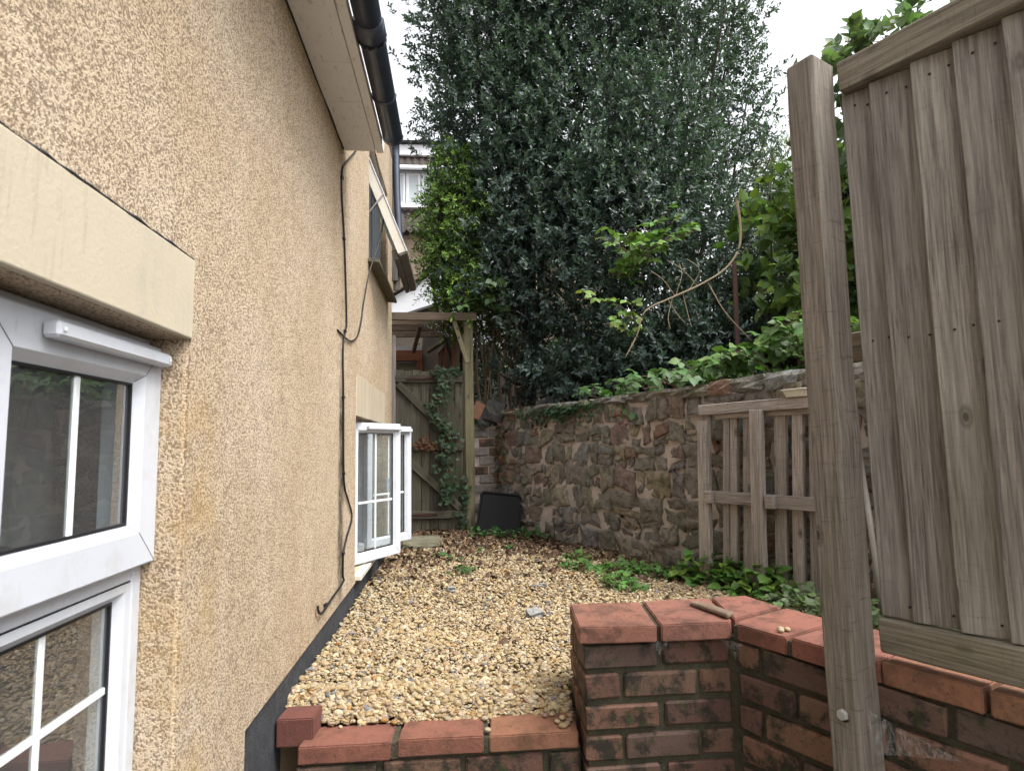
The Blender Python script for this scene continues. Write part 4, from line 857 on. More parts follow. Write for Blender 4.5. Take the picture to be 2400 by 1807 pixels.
# lean-to extension with a white gable
ex = thing('extension', 'white painted gable of a lean-to building behind the pergola', 'building', (-.6, 8.5, .8))
def gable(name, pts, y0, y1, mat):
    bm = bmesh.new(); a = [bm.verts.new((x, y0, z)) for x, z in pts]; b = [bm.verts.new((x, y1, z)) for x, z in pts]; n = len(pts); bm.faces.new(a); bm.faces.new(b[::-1])
    for i in range(n): bm.faces.new((a[i], a[(i+1) % n], b[(i+1) % n], b[i]))
    return link(name, mesh_bm(name, bm, mat), ex)
gable('wall', [(-2.6, .8), (.6, .8), (.6, 3.75), (-2.6, 1.8)], 8.5, 11.05, MT['whitewall'])
gable('roof', [(-2.7, 1.78), (.6, 3.79), (.6, 3.86), (-2.7, 1.85)], 8.42, 10.85, MT['farwall'])
gable('roof', [(-2.2, 2.375), (-.66, 2.375), (-.2, 2.53), (-.2, 2.56), (-.67, 2.402), (-2.2, 2.402)], 7.6, 8.49, MT['greyboard'])
gable('wall', [(-2.2, .8), (-.2, .8), (-.2, 2.525), (-.66, 2.37), (-2.2, 2.37)], 7.7, 8.48, MT['dash'])
# ================================================================== GRAVEL
def ico(sub):
    bm = bmesh.new(); bmesh.ops.create_icosphere(bm, subdivisions=sub, radius=1); v = np.array([q.co[:] for q in bm.verts]); t = np.array([[q.index for q in f.verts] for f in bm.faces]); bm.free(); return v, t
I1, I2 = ico(1), ico(2)
def pebcol(n):
    pal_ = np.array([.70, .705, .67])*np.array([(.50, .37, .22), (.57, .455, .29), (.44, .325, .18), (.60, .51, .37), (.52, .39, .22), (.40, .285, .165), (.55, .44, .32), (.47, .37, .27)])
    c = pal_[rng.integers(0, len(pal_), n)]*(1+.22*(rng.random((n, 1))*2-1))
    m = rng.random(n) < .035; c[m] = np.array([.15, .15, .165])*(1+.4*(rng.random((m.sum(), 1))*2-1)); m = rng.random(n) < .02; c[m] = (.30, .165, .06); m = rng.random(n) < .03; c[m] = (.26, .17, .12); return c
def in_yard(x, y):
    s = (x-.751)*.9087+(y-4.131)*.4175            # <0 on the yard side of the stone wall
    f = (x-.689)*-.882+(y-1.522)*-.4712           # <0 behind the angled wall
    return (x > WX+.002) & (s < -.005) & (y > 1.68) & ((x < .305) | (y > 1.78)) & ((x < .72) | (f < -.20)) & (y < 5.3)
def gz(x, y): return .040-.052*np.clip((1.765-y)/.085, 0, 1)+.009*np.sin(x*3.1+y*1.7)+.008*np.sin(y*4.3-x*2.2)-.010*np.clip((1.72-y)/.05, 0, 1)
def gravel():
    parts = []
    for y0, y1, n, tp in ((1.67, 2.6, 26000, 2), (2.6, 4.0, 24000, 1), (4.0, 5.3, 9000, 1)):
        x = rng.uniform(WX, 2.0, n*2); y = rng.uniform(y0, y1, n*2); k = in_yard(x, y); x, y = x[k][:n], y[k][:n]; n = len(x)
        r = .0064*np.exp(rng.normal(0, .36, n)).clip(.5, 2.4)*(1.0 if tp == 2 else 1.15)
        sz = np.stack([r*1.15, r*rng.uniform(.75, 1.15, n), r*rng.uniform(.28, .62, n)], 1)
        yd = np.stack([rng.normal(0, 1, n), rng.normal(0, 1, n), rng.normal(0, .35, n)], 1); zd = np.stack([rng.normal(0, .42, n), rng.normal(0, .42, n), np.ones(n)], 1)
        pos = np.stack([x, y, gz(x, y)+rng.random(n)*.012], 1)
        V, T = I2 if tp == 2 else I1
        for v in range(8):
            m = np.arange(n) % 8 == v; pl = unit(np.random.default_rng(v+60).normal(0, 1, (8, 3))); q = V.copy()
            for p in pl: dd = q@p; q -= np.outer(np.maximum(dd-.60, 0), p)*.9
            parts.append(scatter((q, T), pos[m], yd[m], zd[m], sz[m], pebcol(m.sum())))
    n = 2600; x = rng.uniform(WX, .302, n); y = rng.uniform(1.685, 1.80, n); r_ = .0074*np.exp(rng.normal(0, .25, n)).clip(.6, 1.8)
    q = I2[0].copy()
    for p in unit(np.random.default_rng(99).normal(0, 1, (7, 3))): dd = q@p; q -= np.outer(np.maximum(dd-.72, 0), p)*.8
    parts.append(scatter((q, I2[1]), np.stack([x, y, gz(x, y)+rng.random(n)*.010], 1), rng.normal(0, 1, (n, 3))*[1, 1, .35], rng.normal(0, .4, (n, 3))+[0, 0, 1], np.stack([r_*1.15, r_*rng.uniform(.75, 1.15, n), r_*rng.uniform(.35, .65, n)], 1), pebcol(n)))
    a, t, c = join(parts); tag(link('gravel', mesh_np('gravel', a, t, MT['pebble'], c, smooth=False)), 'loose honey coloured gravel filling the yard', 'gravel', None, 'stuff')
gravel()
def pebbles(name, spots, mat, sizes, seed=0):
    out = []
    for i, (x, y, z) in enumerate(spots): out.append(lumpy_block(name, (x, y, z), sizes[i], mat, None, Matrix.Rotation(i*1.3+.5, 4, 'Z') @ Matrix.Rotation(.25, 4, 'X'), .3, seed+i, 2))
    return out
for o, l in zip(pebbles('stone', [(.304, 2.472, .052), (-.039, 2.929, .052), (.398, 2.935, .052), (-.289, 1.80, .045)], MT['slate'], [(.06, .04, .024), (.05, .035, .022), (.035, .028, .018), (.038, .03, .018)], 20), ('large grey stone lying in the gravel near the red coping', 'flat slate coloured stone in the middle of the gravel', 'small blue grey stone in the gravel below the stone wall', 'small grey stone in the gravel behind the low wall')): tag(o, l, 'stone')
# pebbles spilled on the copings
SP = [(.262, 1.60, .0), (.276, 1.612, .0), (.252, 1.625, .0), (.285, 1.63, .0), (.268, 1.645, .0), (.290, 1.655, .0), (.245, 1.668, .0), (.225, 1.665, .0), (.07, 1.602, .0), (.066, 1.668, .0), (-.17, 1.675, .0)]
V_, T_ = I2; pc = pebcol(40)
for i, (x, y, z) in enumerate(SP):
    me = mesh_np('pebble', V_*np.array([.011, .009, .006])*random.uniform(.8, 1.15), T_, MT['pebble'], np.tile(pc[i], (len(V_), 1)), True)
    tag(link('pebble', me, None, Matrix.Translation((x, y, z+.0055)) @ Matrix.Rotation(i*1.1, 4, 'Z')), {8: 'lone pebble on the front of the joint between the middle and right orange slabs', 9: 'lone pebble at the back of the joint between the middle and right orange slabs', 10: 'lone pebble at the back of the joint between the left and middle orange slabs'}.get(i, 'one of the pale pebbles heaped at the right end of the low orange coping'), 'pebble', 'pebbles spilled on the low coping')
for i, (x, y) in enumerate(((.765, 1.425), (.785, 1.432), (.772, 1.44))):
    me = mesh_np('pebble', V_*np.array([.008, .007, .005]), T_, MT['pebble'], np.tile(pc[20+i], (len(V_), 1)), True)
    tag(link('pebble', me, None, Matrix.Translation((x, y, .269)) @ Matrix.Rotation(i*1.1, 4, 'Z')), 'tiny pale pebble on the red coping beside the fence post', 'pebble', 'pebbles on the red coping')
tag(board('wood_splinter', (.652, 1.685, .274), (.700, 1.545, .272), .030, .012, (1, .3, 0), MT['pergola'], None, .003, .007), 'broken piece of bark-like wood lying on the red coping', 'wood')
def litter():
    n = 3000; x = rng.uniform(WX, 1.3, n*3); y = rng.uniform(1.9, 5.2, n*3); k = in_yard(x, y)
    s = (x-.751)*.9087+(y-4.131)*.4175; dens = np.clip((y-2.95)/1.3, 0.010, 1)*(.45+.55*(np.sin(x*5+y*3)+np.sin(y*7-x*4) > -.5)); dens = np.maximum(dens, np.clip(1.1+s*2.2, 0, .9)*(y > 2.9)); dens *= np.where((x < -.25) & (y > 2.4), 1.25, 1)
    k &= rng.random(n*3) < dens; x, y = x[k][:n], y[k][:n]; n = len(x)
    pos = np.stack([x, y, gz(x, y)+.010+rng.random(n)*.012], 1); yd = np.stack([rng.normal(0, 1, n), rng.normal(0, 1, n), rng.normal(0, .35, n)], 1); zd = np.stack([rng.normal(0, .5, n), rng.normal(0, .5, n), np.ones(n)], 1)
    c = leafcol(n, (.08, .044, .029), .5, (.16, .10, .055), .25); sz = rng.uniform(.02, .038, n); sz = np.stack([sz, sz, sz*2.5], 1)
    a, t, cc = scatter(LT['broad'], pos, yd, zd, sz, c); tag(link('fallen_leaves', mesh_np('fallen_leaves', a, t, MT['litter'], cc)), 'brown fallen leaves scattered over the far gravel', 'leaves', None, 'stuff')
litter()
# ================================================================== TREES AND SHRUBS
def crown(parent, name, parts, mat):
    a, t, c = join(parts); return link(name, mesh_np(name, a, t, mat, c), parent)
def limbs(parent, base, top, r, lumps, n, mat, seed=0):
    r2 = np.random.default_rng(seed); base, top = np.array(base, float), np.array(top, float)
    tr = np.array([base+(top-base)*t+np.array([.05*math.sin(3*t+seed), .05*math.cos(4*t), 0])*(t > 0) for t in np.linspace(0, 1, 9)])
    tube('trunk', [(tr, np.linspace(r, r*.3, 9))], mat, parent, 9); paths = []
    for i in range(n):
        L = lumps[i % len(lumps)]; tgt = np.array(L[:3])+r2.normal(0, .45, 3)*np.array(L[3:6]); t0 = r2.uniform(.15, .9); st = tr[min(8, int(t0*8))]
        if tgt[2] < st[2]: st = tr[max(1, min(8, int(t0*4)))]
        mid = (st+tgt)/2+r2.normal(0, .08, 3); p = smooth_path([st, mid, tgt], 4); paths.append((p, np.linspace(r*.3, .004, len(p))))
    v, t = tube_np(paths, 5); link('branches', mesh_np('branches', v, t, mat, smooth=True), parent)
def make_tree(name, label, cat, base, top, r, lumps, tips, per, tl, leaf, tpl, col, mat, nb=26, shell=.5, outward=.8, up=.5, seed=1, group=None, var=.35, alt=None, alt_p=0, barkm=None, droop=0., dens=None, lup=.55):
    t = thing(name, label, cat, base, group); limbs(t, base, top, r, lumps, nb, barkm or MT['bark'], seed)
    p, d = in_lumps(lumps, tips, shell); d = d*outward+rng.normal(0, .5, p.shape)+np.array([0, 0, up]); k = keep_out(p)
    if dens is not None: k &= rng.random(len(p)) < dens(p)
    o = crown(t, 'crown', [sprays(p[k], d[k], per, tl, leaf, tpl, col, var, alt, alt_p, droop=droop, up=lup)], mat); return t
H1 = [(.42, 5.5, 4.7, .80, .8, .9), (.38, 5.4, 3.75, .70, .8, .8), (.55, 5.25, 2.95, .72, .75, .7), (1.15, 5.2, 3.5, .75, .75, .9), (1.25, 5.4, 4.7, .85, .8, .9), (.80, 5.0, 2.2, .62, .6, .6), (1.35, 4.75, 2.5, .65, .65, .75),
      (1.45, 4.6, 1.65, .55, .5, .5), (1.0, 5.0, 1.5, .5, .35, .32), (.8, 5.5, 5.6, 1.1, .9, .7), (1.5, 4.3, 1.3, .5, .3, .3), (.52, 5.15, 1.45, .3, .25, .42), (1.1, 4.6, 1.2, .5, .3, .3), (1.75, 4.1, 1.35, .45, .3, .3), (.95, 4.75, 1.25, .4, .3, .25), (.28, 5.0, 2.15, .40, .4, .45), (1.7, 4.9, 3.3, .6, .6, .8)]
make_tree('holly_tree', 'tall dark glossy evergreen holly filling the middle behind the stone wall', 'tree', (.62, 5.55, .78), (.70, 5.5, 5.2), .085, H1, 14500, 12, .125, .046, 'simple', (.060, .094, .080), MT['holly'], 40, .45, .8, .45, 1, dens=lambda p: np.where((p[:, 2] > 3.2) & (p[:, 0] > 1.0), .80, 1.0))
H2 = [(2.1, 5.5, 4.3, .75, .8, 1.0), (2.05, 5.2, 3.1, .65, .7, .7), (2.6, 5.6, 3.5, .5, .6, .8), (2.15, 4.8, 2.3, .6, .6, .6), (2.3, 5.6, 5.3, .9, .8, .7), (2.8, 5.6, 4.5, .5, .5, .6), (2.0, 4.4, 1.6, .6, .45, .45), (2.9, 5.9, 5.4, .6, .5, .6), (2.95, 5.6, 3.9, .35, .4, .6), (1.75, 5.5, 4.9, .6, .6, .8)]
make_tree('holly_tree', 'thinner evergreen right of the tall holly with white sky showing through', 'tree', (2.25, 5.65, .78), (2.33, 5.7, 5.5), .075, H2, 6200, 11, .135, .046, 'simple', (.062, .096, .082), MT['holly'], 46, .3, .7, .5, 2, dens=lambda p: np.where(p[:, 2] > 3.0, .52, 1.0))
C1 = [(-.03, 5.0, 3.0, .15, .2, .34), (-.10, 4.95, 2.66, .19, .22, .30), (.10, 5.0, 2.75, .18, .2, .3), (-.05, 4.95, 2.25, .24, .22, .30), (.12, 4.95, 2.1, .2, .2, .22), (.02, 4.95, 1.92, .17, .18, .22)]
make_tree('conifer', 'bright yellow green feathery conifer at the left edge of the evergreens', 'conifer', (.05, 5.25, .78), (-.12, 5.1, 3.1), .05, C1, 1500, 16, .13, .030, 'spray', (.075, .145, .03), MT['needle'], 16, .55, 1.3, -.15, 3, var=.5, alt=(.19, .29, .045), alt_p=.25, droop=.4)
L1 = [(2.35, 4.0, 2.15, .32, .3, .55), (2.75, 3.9, 2.35, .35, .4, .5), (2.6, 3.6, 1.75, .5, .4, .5), (3.1, 3.6, 2.6, .5, .5, .5), (2.5, 3.5, 1.2, .5, .3, .35)]
make_tree('leafy_tree', 'yellow green broad-leaved tree rising behind the fence post', 'tree', (2.6, 4.1, .78), (2.75, 3.9, 2.9), .045, L1, 430, 8, .18, .085, 'broad', (.095, .155, .045), MT['soft'], 18, .4, .8, .2, 4, alt=(.17, .25, .045), alt_p=.25, droop=.6)
L3 = [(2.36, 3.25, 2.93, .17, .25, .24), (2.62, 3.2, 3.08, .25, .3, .26), (2.95, 3.15, 3.0, .3, .3, .3), (2.42, 3.3, 2.4, .12, .2, .3)]
make_tree('leafy_shrub', 'green broad-leaved shrub whose tips show above the fence top', 'shrub', (2.8, 3.3, .78), (2.85, 3.2, 3.0), .03, L3, 115, 8, .2, .075, 'broad', (.12, .18, .085), MT['soft'], 12, .4, .8, .3, 5, droop=.5)
L2 = [(2.3, 4.6, 1.35, .8, .4, .5), (3.0, 4.2, 1.5, .7, .5, .6), (1.6, 5.3, 1.4, .6, .3, .45), (3.3, 4.4, 2.3, .6, .5, .8)]
make_tree('laurel_shrub', 'dark dense laurel shrub low behind the rusty pole', 'shrub', (2.4, 4.8, .78), (2.5, 4.7, 1.9), .04, L2, 1900, 9, .15, .065, 'simple', (.03, .055, .02), MT['holly'], 16, .3, .8, .3, 6, alt=(.08, .14, .03), alt_p=.15)
F1 = [(7.0, 12.2, 6.1, .8, .8, 1.5), (6.6, 12.2, 4.5, 1.0, .9, 1.3), (7.7, 12.4, 4.6, 1.0, 1.0, 1.5)]
make_tree('birch_tree', 'pale fine-leaved tree far off in the gap beside the fence post', 'tree', (7.0, 12.3, .8), (7.05, 12.3, 7.2), .09, F1, 2600, 12, .3, .07, 'simple', (.12, .17, .075), MT['soft'], 30, .2, .7, .3, 7)
BH = [(-1.5+1.1*i, 8.1+.25*(i % 2), 1.6, .75, .45, 1.0+.25*(i % 3)) for i in range(1, 9)]
BH = [b for b in BH if b[0] > .3]
hd = thing('hedge', 'dark overgrown hedge closing the garden behind the evergreens', 'hedge', (3.5, 8.2, .8))
p, d = in_lumps(BH, 2600, .35); crown(hd, 'foliage', [sprays(p, d+np.array([0, 0, .4]), 9, .22, .095, 'simple', (.03, .05, .022), .4, (.1, .14, .03), .12)], MT['soft'])
# ---- brambles: arching canes with leaf groups of three
def trefoil(pos, yd, zd, leaf, col, var=.3, alt=None, ap=0):
    n = len(pos); y = unit(yd); z = unit(zd-y*np.sum(zd*y, 1, keepdims=True)); x = np.cross(y, z); out = []
    for a, sc in ((0, 1), (1.25, .85), (-1.25, .85)):
        dy = y*math.cos(a)+x*math.sin(a); out.append(scatter(LT['broad'], pos+dy*leaf*.12, dy+z*-.1, z+rng.normal(0, .2, (n, 3)), leaf*sc*rng.uniform(.75, 1.15, n), leafcol(n, col, var, alt, ap)))
    return join(out)
def bramble(label, canes, leaf, col, every=.036, group=None, alt=None, ap=0, spread=.05, name='bramble', cat='bramble', mat=None, trio=True):
    t = thing(name, label, cat, tuple(canes[0][0]), group); paths, P, Y = [], [], []
    for c in canes:
        q = smooth_path(c, 8); paths.append((q, np.linspace(.0042, .0016, len(q)))); L = np.linalg.norm(np.diff(q, axis=0), axis=1).cumsum()
        for dist in np.arange(.02, L[-1], every):
            i = min(int(np.searchsorted(L, dist)), len(q)-2); tan = q[i+1]-q[i]; o = unit(rng.normal(0, 1, 3))*np.array([1, 1, .6]); st = q[i]; en = st+o*spread*rng.uniform(.5, 1.3)+np.array([0, 0, .015]); P.append(en); Y.append(o*.8+unit(tan)*.5); paths.append((np.array([st, en]), .0012))
    v, tt = tube_np(paths, 4); link('canes', mesh_np('canes', v, tt, MT['stem']), t)
    P, Y = np.array(P), np.array(Y); Z = np.array([-.12, -.35, 1.0])+rng.normal(0, .3, P.shape); Y[:, 2] -= .15
    f = trefoil(P, Y, Z, leaf, col, .3, alt, ap) if trio else scatter(LT['broad'], P, Y, Z, leaf*rng.uniform(.7, 1.2, len(P)), leafcol(len(P), col, .3, alt, ap))
    a, tr, cc = f; link('foliage', mesh_np('foliage', a, tr, mat or MT['soft'], cc), t); return t
G = (.125, .235, .055)
def rpath(a, b, sag=.1, n=3): a, b = np.array(a), np.array(b); return [a+(b-a)*t+np.array([rng.normal(0, .03), rng.normal(0, .03), sag*4*t*(1-t)]) for t in np.linspace(0, 1, n)]
bramble('bright green bramble spray high in front of the dark holly', [rpath((1.2, 4.15, 1.9), (1.15+.12*i, 3.92+.05*(i % 3), 2.18+.05*(i % 4)), .08) for i in range(6)]+[rpath((1.35, 4.1, 1.9), (1.52, 3.9, 2.25), .1), rpath((1.2, 4.1, 1.9), (1.5, 3.9, 2.12), .05)], .072, G, .06, alt=(.13, .2, .05), ap=.3, spread=.07)
bramble('bramble arm reaching left below the bright high spray', [rpath((1.40, 4.0, 2.0), (.86, 3.85, 2.09), .02, 4), rpath((1.38, 4.0, 2.02), (1.15, 3.85, 2.04), .02)], .058, (.14, .24, .06), .05)
bramble('low hanging bramble tuft in the middle of the dark holly', [rpath((1.30, 4.1, 1.55), (.84, 3.85, 1.66), .06, 4), rpath((1.25, 4.1, 1.5), (1.16, 3.85, 1.66), .05), rpath((1.2, 4.1, 1.5), (.97, 3.85, 1.5), .04)], .055, (.15, .25, .055), .055, alt=(.22, .23, .06), ap=.12)
bramble('greyish bramble cluster above the pergola beam', [rpath((.35, 5.0, 1.6), (.02+.06*i, 4.62, 1.83+.06*(i % 3)), .08) for i in range(6)]+[rpath((.40, 4.8, 1.7), (.30, 4.45, 1.95), .1)], .068, (.065, .115, .045), .06, spread=.06)
WB = [rpath(sw(s, -.28, .95), sw(s+dx, -.02+.06*rng.random(), z), .05) for s, dx, z in ((.45, .1, 1.06), (.6, .15, 1.10), (.75, .1, 1.03), (.3, -.1, 1.02), (.9, .12, 1.06))]
bramble('bramble with red berries hanging over the middle of the stone wall', WB+[rpath(sw(q, -.2, 1.0), sw(q+.08, .03, 1.04+.05*(i % 2)), .06) for i, q in enumerate((.2, .4, .55, .7, .85, 1.0, 1.15))]+[rpath(sw(.62, -.1, 1.03), sw(.68, .06, .88), .03)], .062, (.075, .145, .05), .055)
WR = [rpath(sw(s+dd, -.42, .9), sw(s+dx+dd, -.14+.03*q, z+.02*q), .12) for q, dd in ((0, 0), (1, .06), (-1, -.05)) for s, dx, z in ((.85, .05, 1.08), (1.1, .1, 1.14), (1.2, .1, 1.18), (1.4, .15, 1.24), (1.55, .05, 1.28), (1.3, -.1, 1.12), (1.7, .1, 1.2), (1.85, .1, 1.16), (1.0, -.05, 1.10), (1.5, -.2, 1.15), (1.75, -.15, 1.28), (1.95, -.05, 1.2))]
bramble('thick fresh green bramble along the wall top beside the fence post', WR, .066, (.09, .175, .05), .05, alt=(.13, .20, .06), ap=.25, spread=.06)
# bare branches
BB = [smooth_path([(1.853, 3.7, 2.323), (1.871, 3.7, 2.136), (1.846, 3.69, 1.974), (1.745, 3.68, 1.837), (1.566, 3.66, 1.726), (1.378, 3.65, 1.64), (1.193, 3.66, 1.549), (1.139, 3.68, 1.401), (1.063, 3.7, 1.259)]), smooth_path([(1.616, 3.67, 1.738), (1.729, 3.68, 1.545), (1.904, 3.7, 1.364)])]
tag(tube('bare_branch', [(BB[0], np.linspace(.009, .004, len(BB[0]))), (BB[1], np.linspace(.005, .0028, len(BB[1])))]+[(smooth_path([(x, 3.68, z), (x+a, 3.66, z+b), (x+2*a+c, 3.66, z+1.6*b)]), .0022) for x, z, a, b, c in ((1.40, 1.65, .04, .13, -.05), (1.40, 1.65, -.08, .10, .0), (1.35, 1.63, .05, -.10, 0), (1.45, 1.67, .02, -.14, 0), (1.55, 1.72, -.10, .10, 0), (1.38, 1.64, -.04, -.13, .05), (1.5, 1.70, .06, .12, -.14))], MT['twig'], None, 6), 'long bare pale branch curving down across the dark holly', 'branch')
def stems():
    P = []
    for i in range(26):
        x = rng.uniform(.18, .62); y = rng.uniform(5.0, 5.3); P.append((smooth_path([(x, y, .85), (x+rng.normal(0, .05), y-.03, 1.3), (x+rng.normal(0, .12), y-.08, 1.75+rng.random()*.4)], 5), rng.uniform(.002, .008)))
    tag(tube('dead_stems', P, MT['stem'], None, 5), 'tangle of dry upright stems left of the holly trunk', 'stems', None, 'stuff')
stems()
# ---- ivy and creeping plants
def ground_plant(label, spots, n, leaf, col, tpl='ivy', h=.03, name='ground_ivy', alt=None, ap=0, mat='ivy', cat='plant', group=None):
    pts = []
    for x, y, rx, ry in spots:
        k = max(4, int(n*rx*ry/sum(a*b for _, _, a, b in spots))); r = np.sqrt(rng.random(k)); a = rng.random(k)*6.28; pts.append(np.stack([x+rx*r*np.cos(a), y+ry*r*np.sin(a), .045+h*(1-r*r)*(.4+rng.random(k)*.8)+rng.random(k)*.012], 1))
    p = np.concatenate(pts); s = (p[:, 0]-.751)*.9087+(p[:, 1]-4.131)*.4175; p = p[s < -.015]; m = len(p)
    yd = np.stack([rng.normal(0, 1, m), rng.normal(-.5, 1, m), rng.normal(.1, .3, m)], 1); zd = np.stack([rng.normal(0, .35, m), rng.normal(-.25, .35, m), np.ones(m)], 1)
    a, t, c = scatter(LT[tpl], p, yd, zd, leaf*rng.uniform(.55, 1.2, m), leafcol(m, col, .35, alt, ap))
    th = thing(name, label, cat, (spots[0][0], spots[0][1], .03), group); link('foliage', mesh_np('foliage', a, t, MT[mat], c), th)
    st = [(np.array([(q[0], q[1], .02), q]), .0012) for q in p[::3]]; v, tt = tube_np(st, 3); link('stems', mesh_np('stems', v, tt, MT['stem']), th)['kind'] = 'stuff'
GI = (.045, .105, .028)
ground_plant('green creeper at the foot of the black tray', [(.20, 4.52, .14, .08), (.40, 4.46, .14, .08), (.58, 4.38, .12, .08), (.14, 4.68, .05, .05)], 190, .052, (.06, .14, .04), h=.06)
ground_plant('green creeper patch in the gravel below the stone wall, the larger one', [(.66, 3.28, .14, .10), (.83, 3.16, .13, .16), (.98, 3.12, .14, .10), (.76, 2.90, .09, .13), (.68, 3.5, .1, .1), (1.06, 3.0, .10, .08), (.80, 2.78, .07, .05)], 560, .047, (.075, .165, .04), h=.045, alt=(.1, .18, .04), ap=.2)
ground_plant('small creeper tuft alone on the gravel left of centre', [(.02, 3.30, .07, .09), (-.03, 3.62, .05, .05)], 46, .045, (.045, .10, .03), h=.035)
ground_plant('tiny creeper sprigs on the leaf strewn gravel near the gate', [(.17, 3.9, .06, .05), (.33, 3.95, .05, .04), (-.1, 3.8, .04, .04)], 40, .04, (.05, .11, .03), h=.03)
ground_plant('thick bindweed growing around the feet of the slatted frame', [(1.20, 2.85, .12, .10), (1.28, 2.72, .15, .12), (1.42, 2.62, .12, .14), (1.30, 2.52, .14, .12), (1.13, 2.93, .10, .08)], 620, .060, (.10, .20, .045), 'broad', .12, 'bindweed', (.14, .22, .04), .3, 'soft')
ground_plant('grey green weeds behind the red coping near the fence', [(1.32, 2.32, .16, .14), (1.22, 2.15, .14, .12), (1.42, 2.12, .16, .16), (1.55, 1.95, .12, .2), (1.1, 2.02, .08, .08), (1.0, 1.88, .06, .06)], 620, .042, (.10, .15, .065), 'broad', .10, 'weed', (.13, .17, .09), .35, 'soft')
def ivy_on_gate():
    spine = smooth_path([(-.16, GY-.03, 1.32), (-.10, GY-.035, 1.22), (-.15, GY-.04, 1.06), (-.13, GY-.045, .92), (-.05, GY-.04, .78), (-.10, GY-.045, .65), (-.08, GY-.04, .52), (-.07, GY-.035, .40), (-.12, GY-.035, .30)]); wd = np.interp(np.arange(len(spine)), [0, 6, 14, 22, 28, 36, 44, len(spine)], [.05, .08, .09, .08, .10, .09, .05, .03])
    n = 310; i = rng.integers(0, len(spine), n); p = spine[i]+np.stack([rng.normal(0, 1, n)*wd[i]*.45, -.01-rng.random(n)*.03, rng.normal(0, .03, n)], 1)
    q = np.stack([rng.uniform(-.20, .04, 46), np.full(46, GY-.03), rng.uniform(1.30, 1.35, 46)], 1); r = np.stack([rng.normal(.045, .02, 60), np.full(60, GY-.03), rng.uniform(.05, .5, 60)], 1); p = np.concatenate([p, q, r]); n = len(p)
    yd = np.stack([rng.normal(0, .6, n), rng.normal(-.3, .2, n), -np.abs(rng.normal(.8, .4, n))], 1); zd = np.stack([rng.normal(0, .3, n), -np.ones(n), rng.normal(.5, .25, n)], 1)
    a, t, c = scatter(LT['ivy'], p, yd, zd, rng.uniform(.03, .058, n), leafcol(n, (.022, .044, .018), .35, (.09, .045, .02), .04))
    m = 90; d = np.stack([rng.uniform(-.34, -.06, m), np.full(m, GY-.034)-rng.random(m)*.02, .735+rng.normal(0, .022, m)], 1)
    a2 = scatter(LT['ivy'], d, np.stack([rng.normal(0, 1, m), rng.normal(-.2, .3, m), rng.normal(-.4, .5, m)], 1), np.stack([rng.normal(0, .6, m), -np.ones(m), rng.normal(.3, .5, m)], 1), rng.uniform(.02, .04, m), leafcol(m, (.11, .045, .022), .4))
    th = thing('ivy', 'dark ivy trailing down the plank gate', 'ivy', (-.1, GY-.03, .05)); x, y, z = join([(a, t, c), a2]); link('foliage', mesh_np('foliage', x, y, MT['ivy'], z), th); tube('stem', [(spine, .004)], MT['stem'], th, 5)
ivy_on_gate()
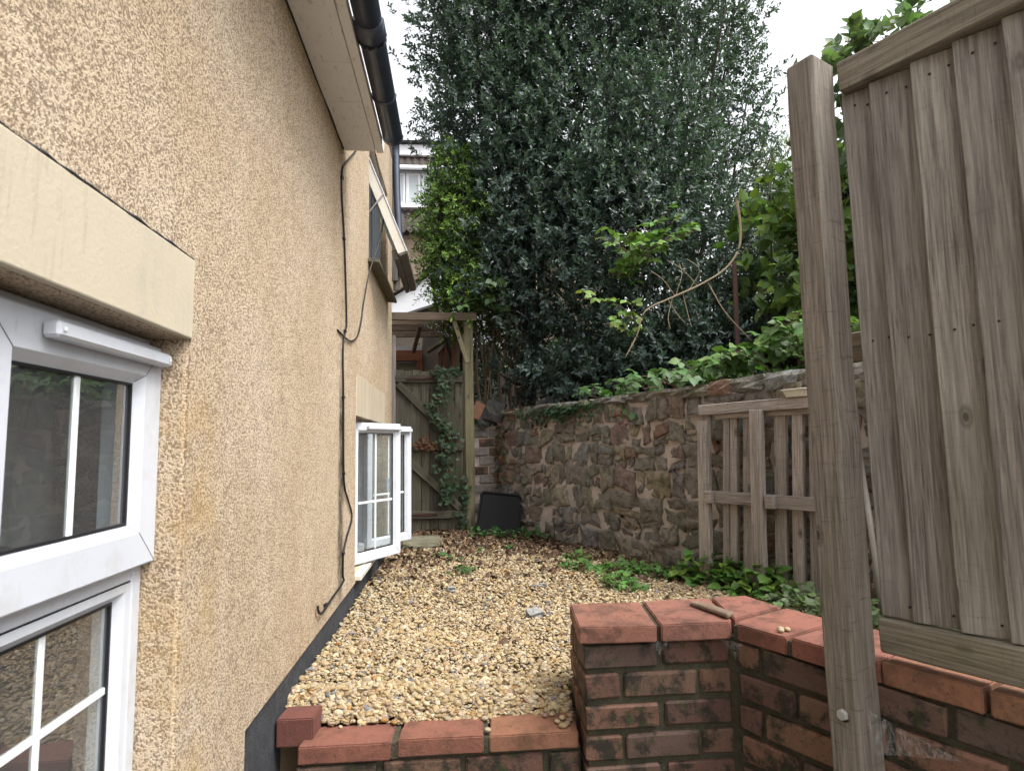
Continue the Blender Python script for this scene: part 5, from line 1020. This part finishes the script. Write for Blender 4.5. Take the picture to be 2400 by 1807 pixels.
def ivy_wall():
    n = 240; s = np.concatenate([rng.normal(.10, .17, 150), rng.normal(-.25, .2, 90)]); z = .99-np.abs(rng.normal(0, .055, n)); off = rng.uniform(.02, .05, n); P = np.array([sw(a, b, c) for a, b, c in zip(s, off, z)])
    yd = np.array(SN)[None]*.4+np.stack([rng.normal(0, .6, n), rng.normal(0, .6, n), -np.abs(rng.normal(.5, .4, n))], 1); zd = np.array(SN)[None]+np.array([0, 0, .6])+rng.normal(0, .3, (n, 3))
    a, t, c = scatter(LT['ivy'], P, yd, zd, rng.uniform(.03, .06, n), leafcol(n, (.035, .07, .032), .35)); th = thing('ivy', 'ivy mat spilling over the left top of the stone wall', 'ivy', sw(.1, .03, .98)); link('foliage', mesh_np('foliage', a, t, MT['ivy'], c), th)
    n = 130; s = rng.normal(-.92, .06, n); z = rng.uniform(.35, .92, n); P = np.array([sw(a, .03+rng.random()*.03, c) for a, c in zip(s, z)]); yd = np.stack([rng.normal(0, .6, n), rng.normal(-.4, .3, n), -np.abs(rng.normal(.6, .4, n))], 1); zd = np.stack([rng.normal(0, .5, n), -np.ones(n), rng.normal(.3, .4, n)], 1)
    a, t, c = scatter(LT['ivy'], P, yd, zd, rng.uniform(.02, .045, n), leafcol(n, (.12, .055, .025), .4, (.03, .05, .025), .35)); th = thing('ivy', 'withered rusty ivy at the broken end of the stone wall', 'ivy', sw(-.92, .03, .3)); link('foliage', mesh_np('foliage', a, t, MT['litter'], c), th)
ivy_wall()
# berries
def berries(label, c, n, mat, spread=(.05, .03, .03), cat='berries'):
    V, T = I1; parts = []
    for i in range(n):
        o = np.array(c)+rng.normal(0, 1, 3)*np.array(spread); parts.append((V*.0085+o, T, np.zeros((len(V), 3))))
        parts.append((V*.0055+o+np.array([.003, -.004, -.006]), T, np.zeros((len(V), 3))))
    a, t, _ = join(parts); tag(link('berries', mesh_np('berries', a, t, mat, smooth=True)), label, cat, None, 'stuff')
berries('black bramble berries dangling in front of the pergola beam', (-.12, 4.66, 1.62), 26, MT['berry'], (.10, .03, .035)); berries('black berries on the bramble beside the fence post', sw(1.85, -.12, 1.17), 8, MT['berry'])
berries('red unripe berries hanging on the stone wall', sw(.68, .06, .87), 7, MT['redberry'], (.03, .01, .03)); berries('red berries on the wall top by the middle bramble', sw(1.0, -.02, 1.07), 5, MT['redberry'], (.04, .02, .02))
# ================================================================== to metres
def finish():
    done = set(); S = Matrix.Scale(U, 4)
    for o in WM:
        if o.data is not None and o.data.name not in done: done.add(o.data.name); o.data.transform(S)
        m = o.matrix_basis.copy(); m.translation *= U; o.matrix_basis = m
        if o.parent: q = o.matrix_parent_inverse.copy(); q.translation *= U; o.matrix_parent_inverse = q
finish()
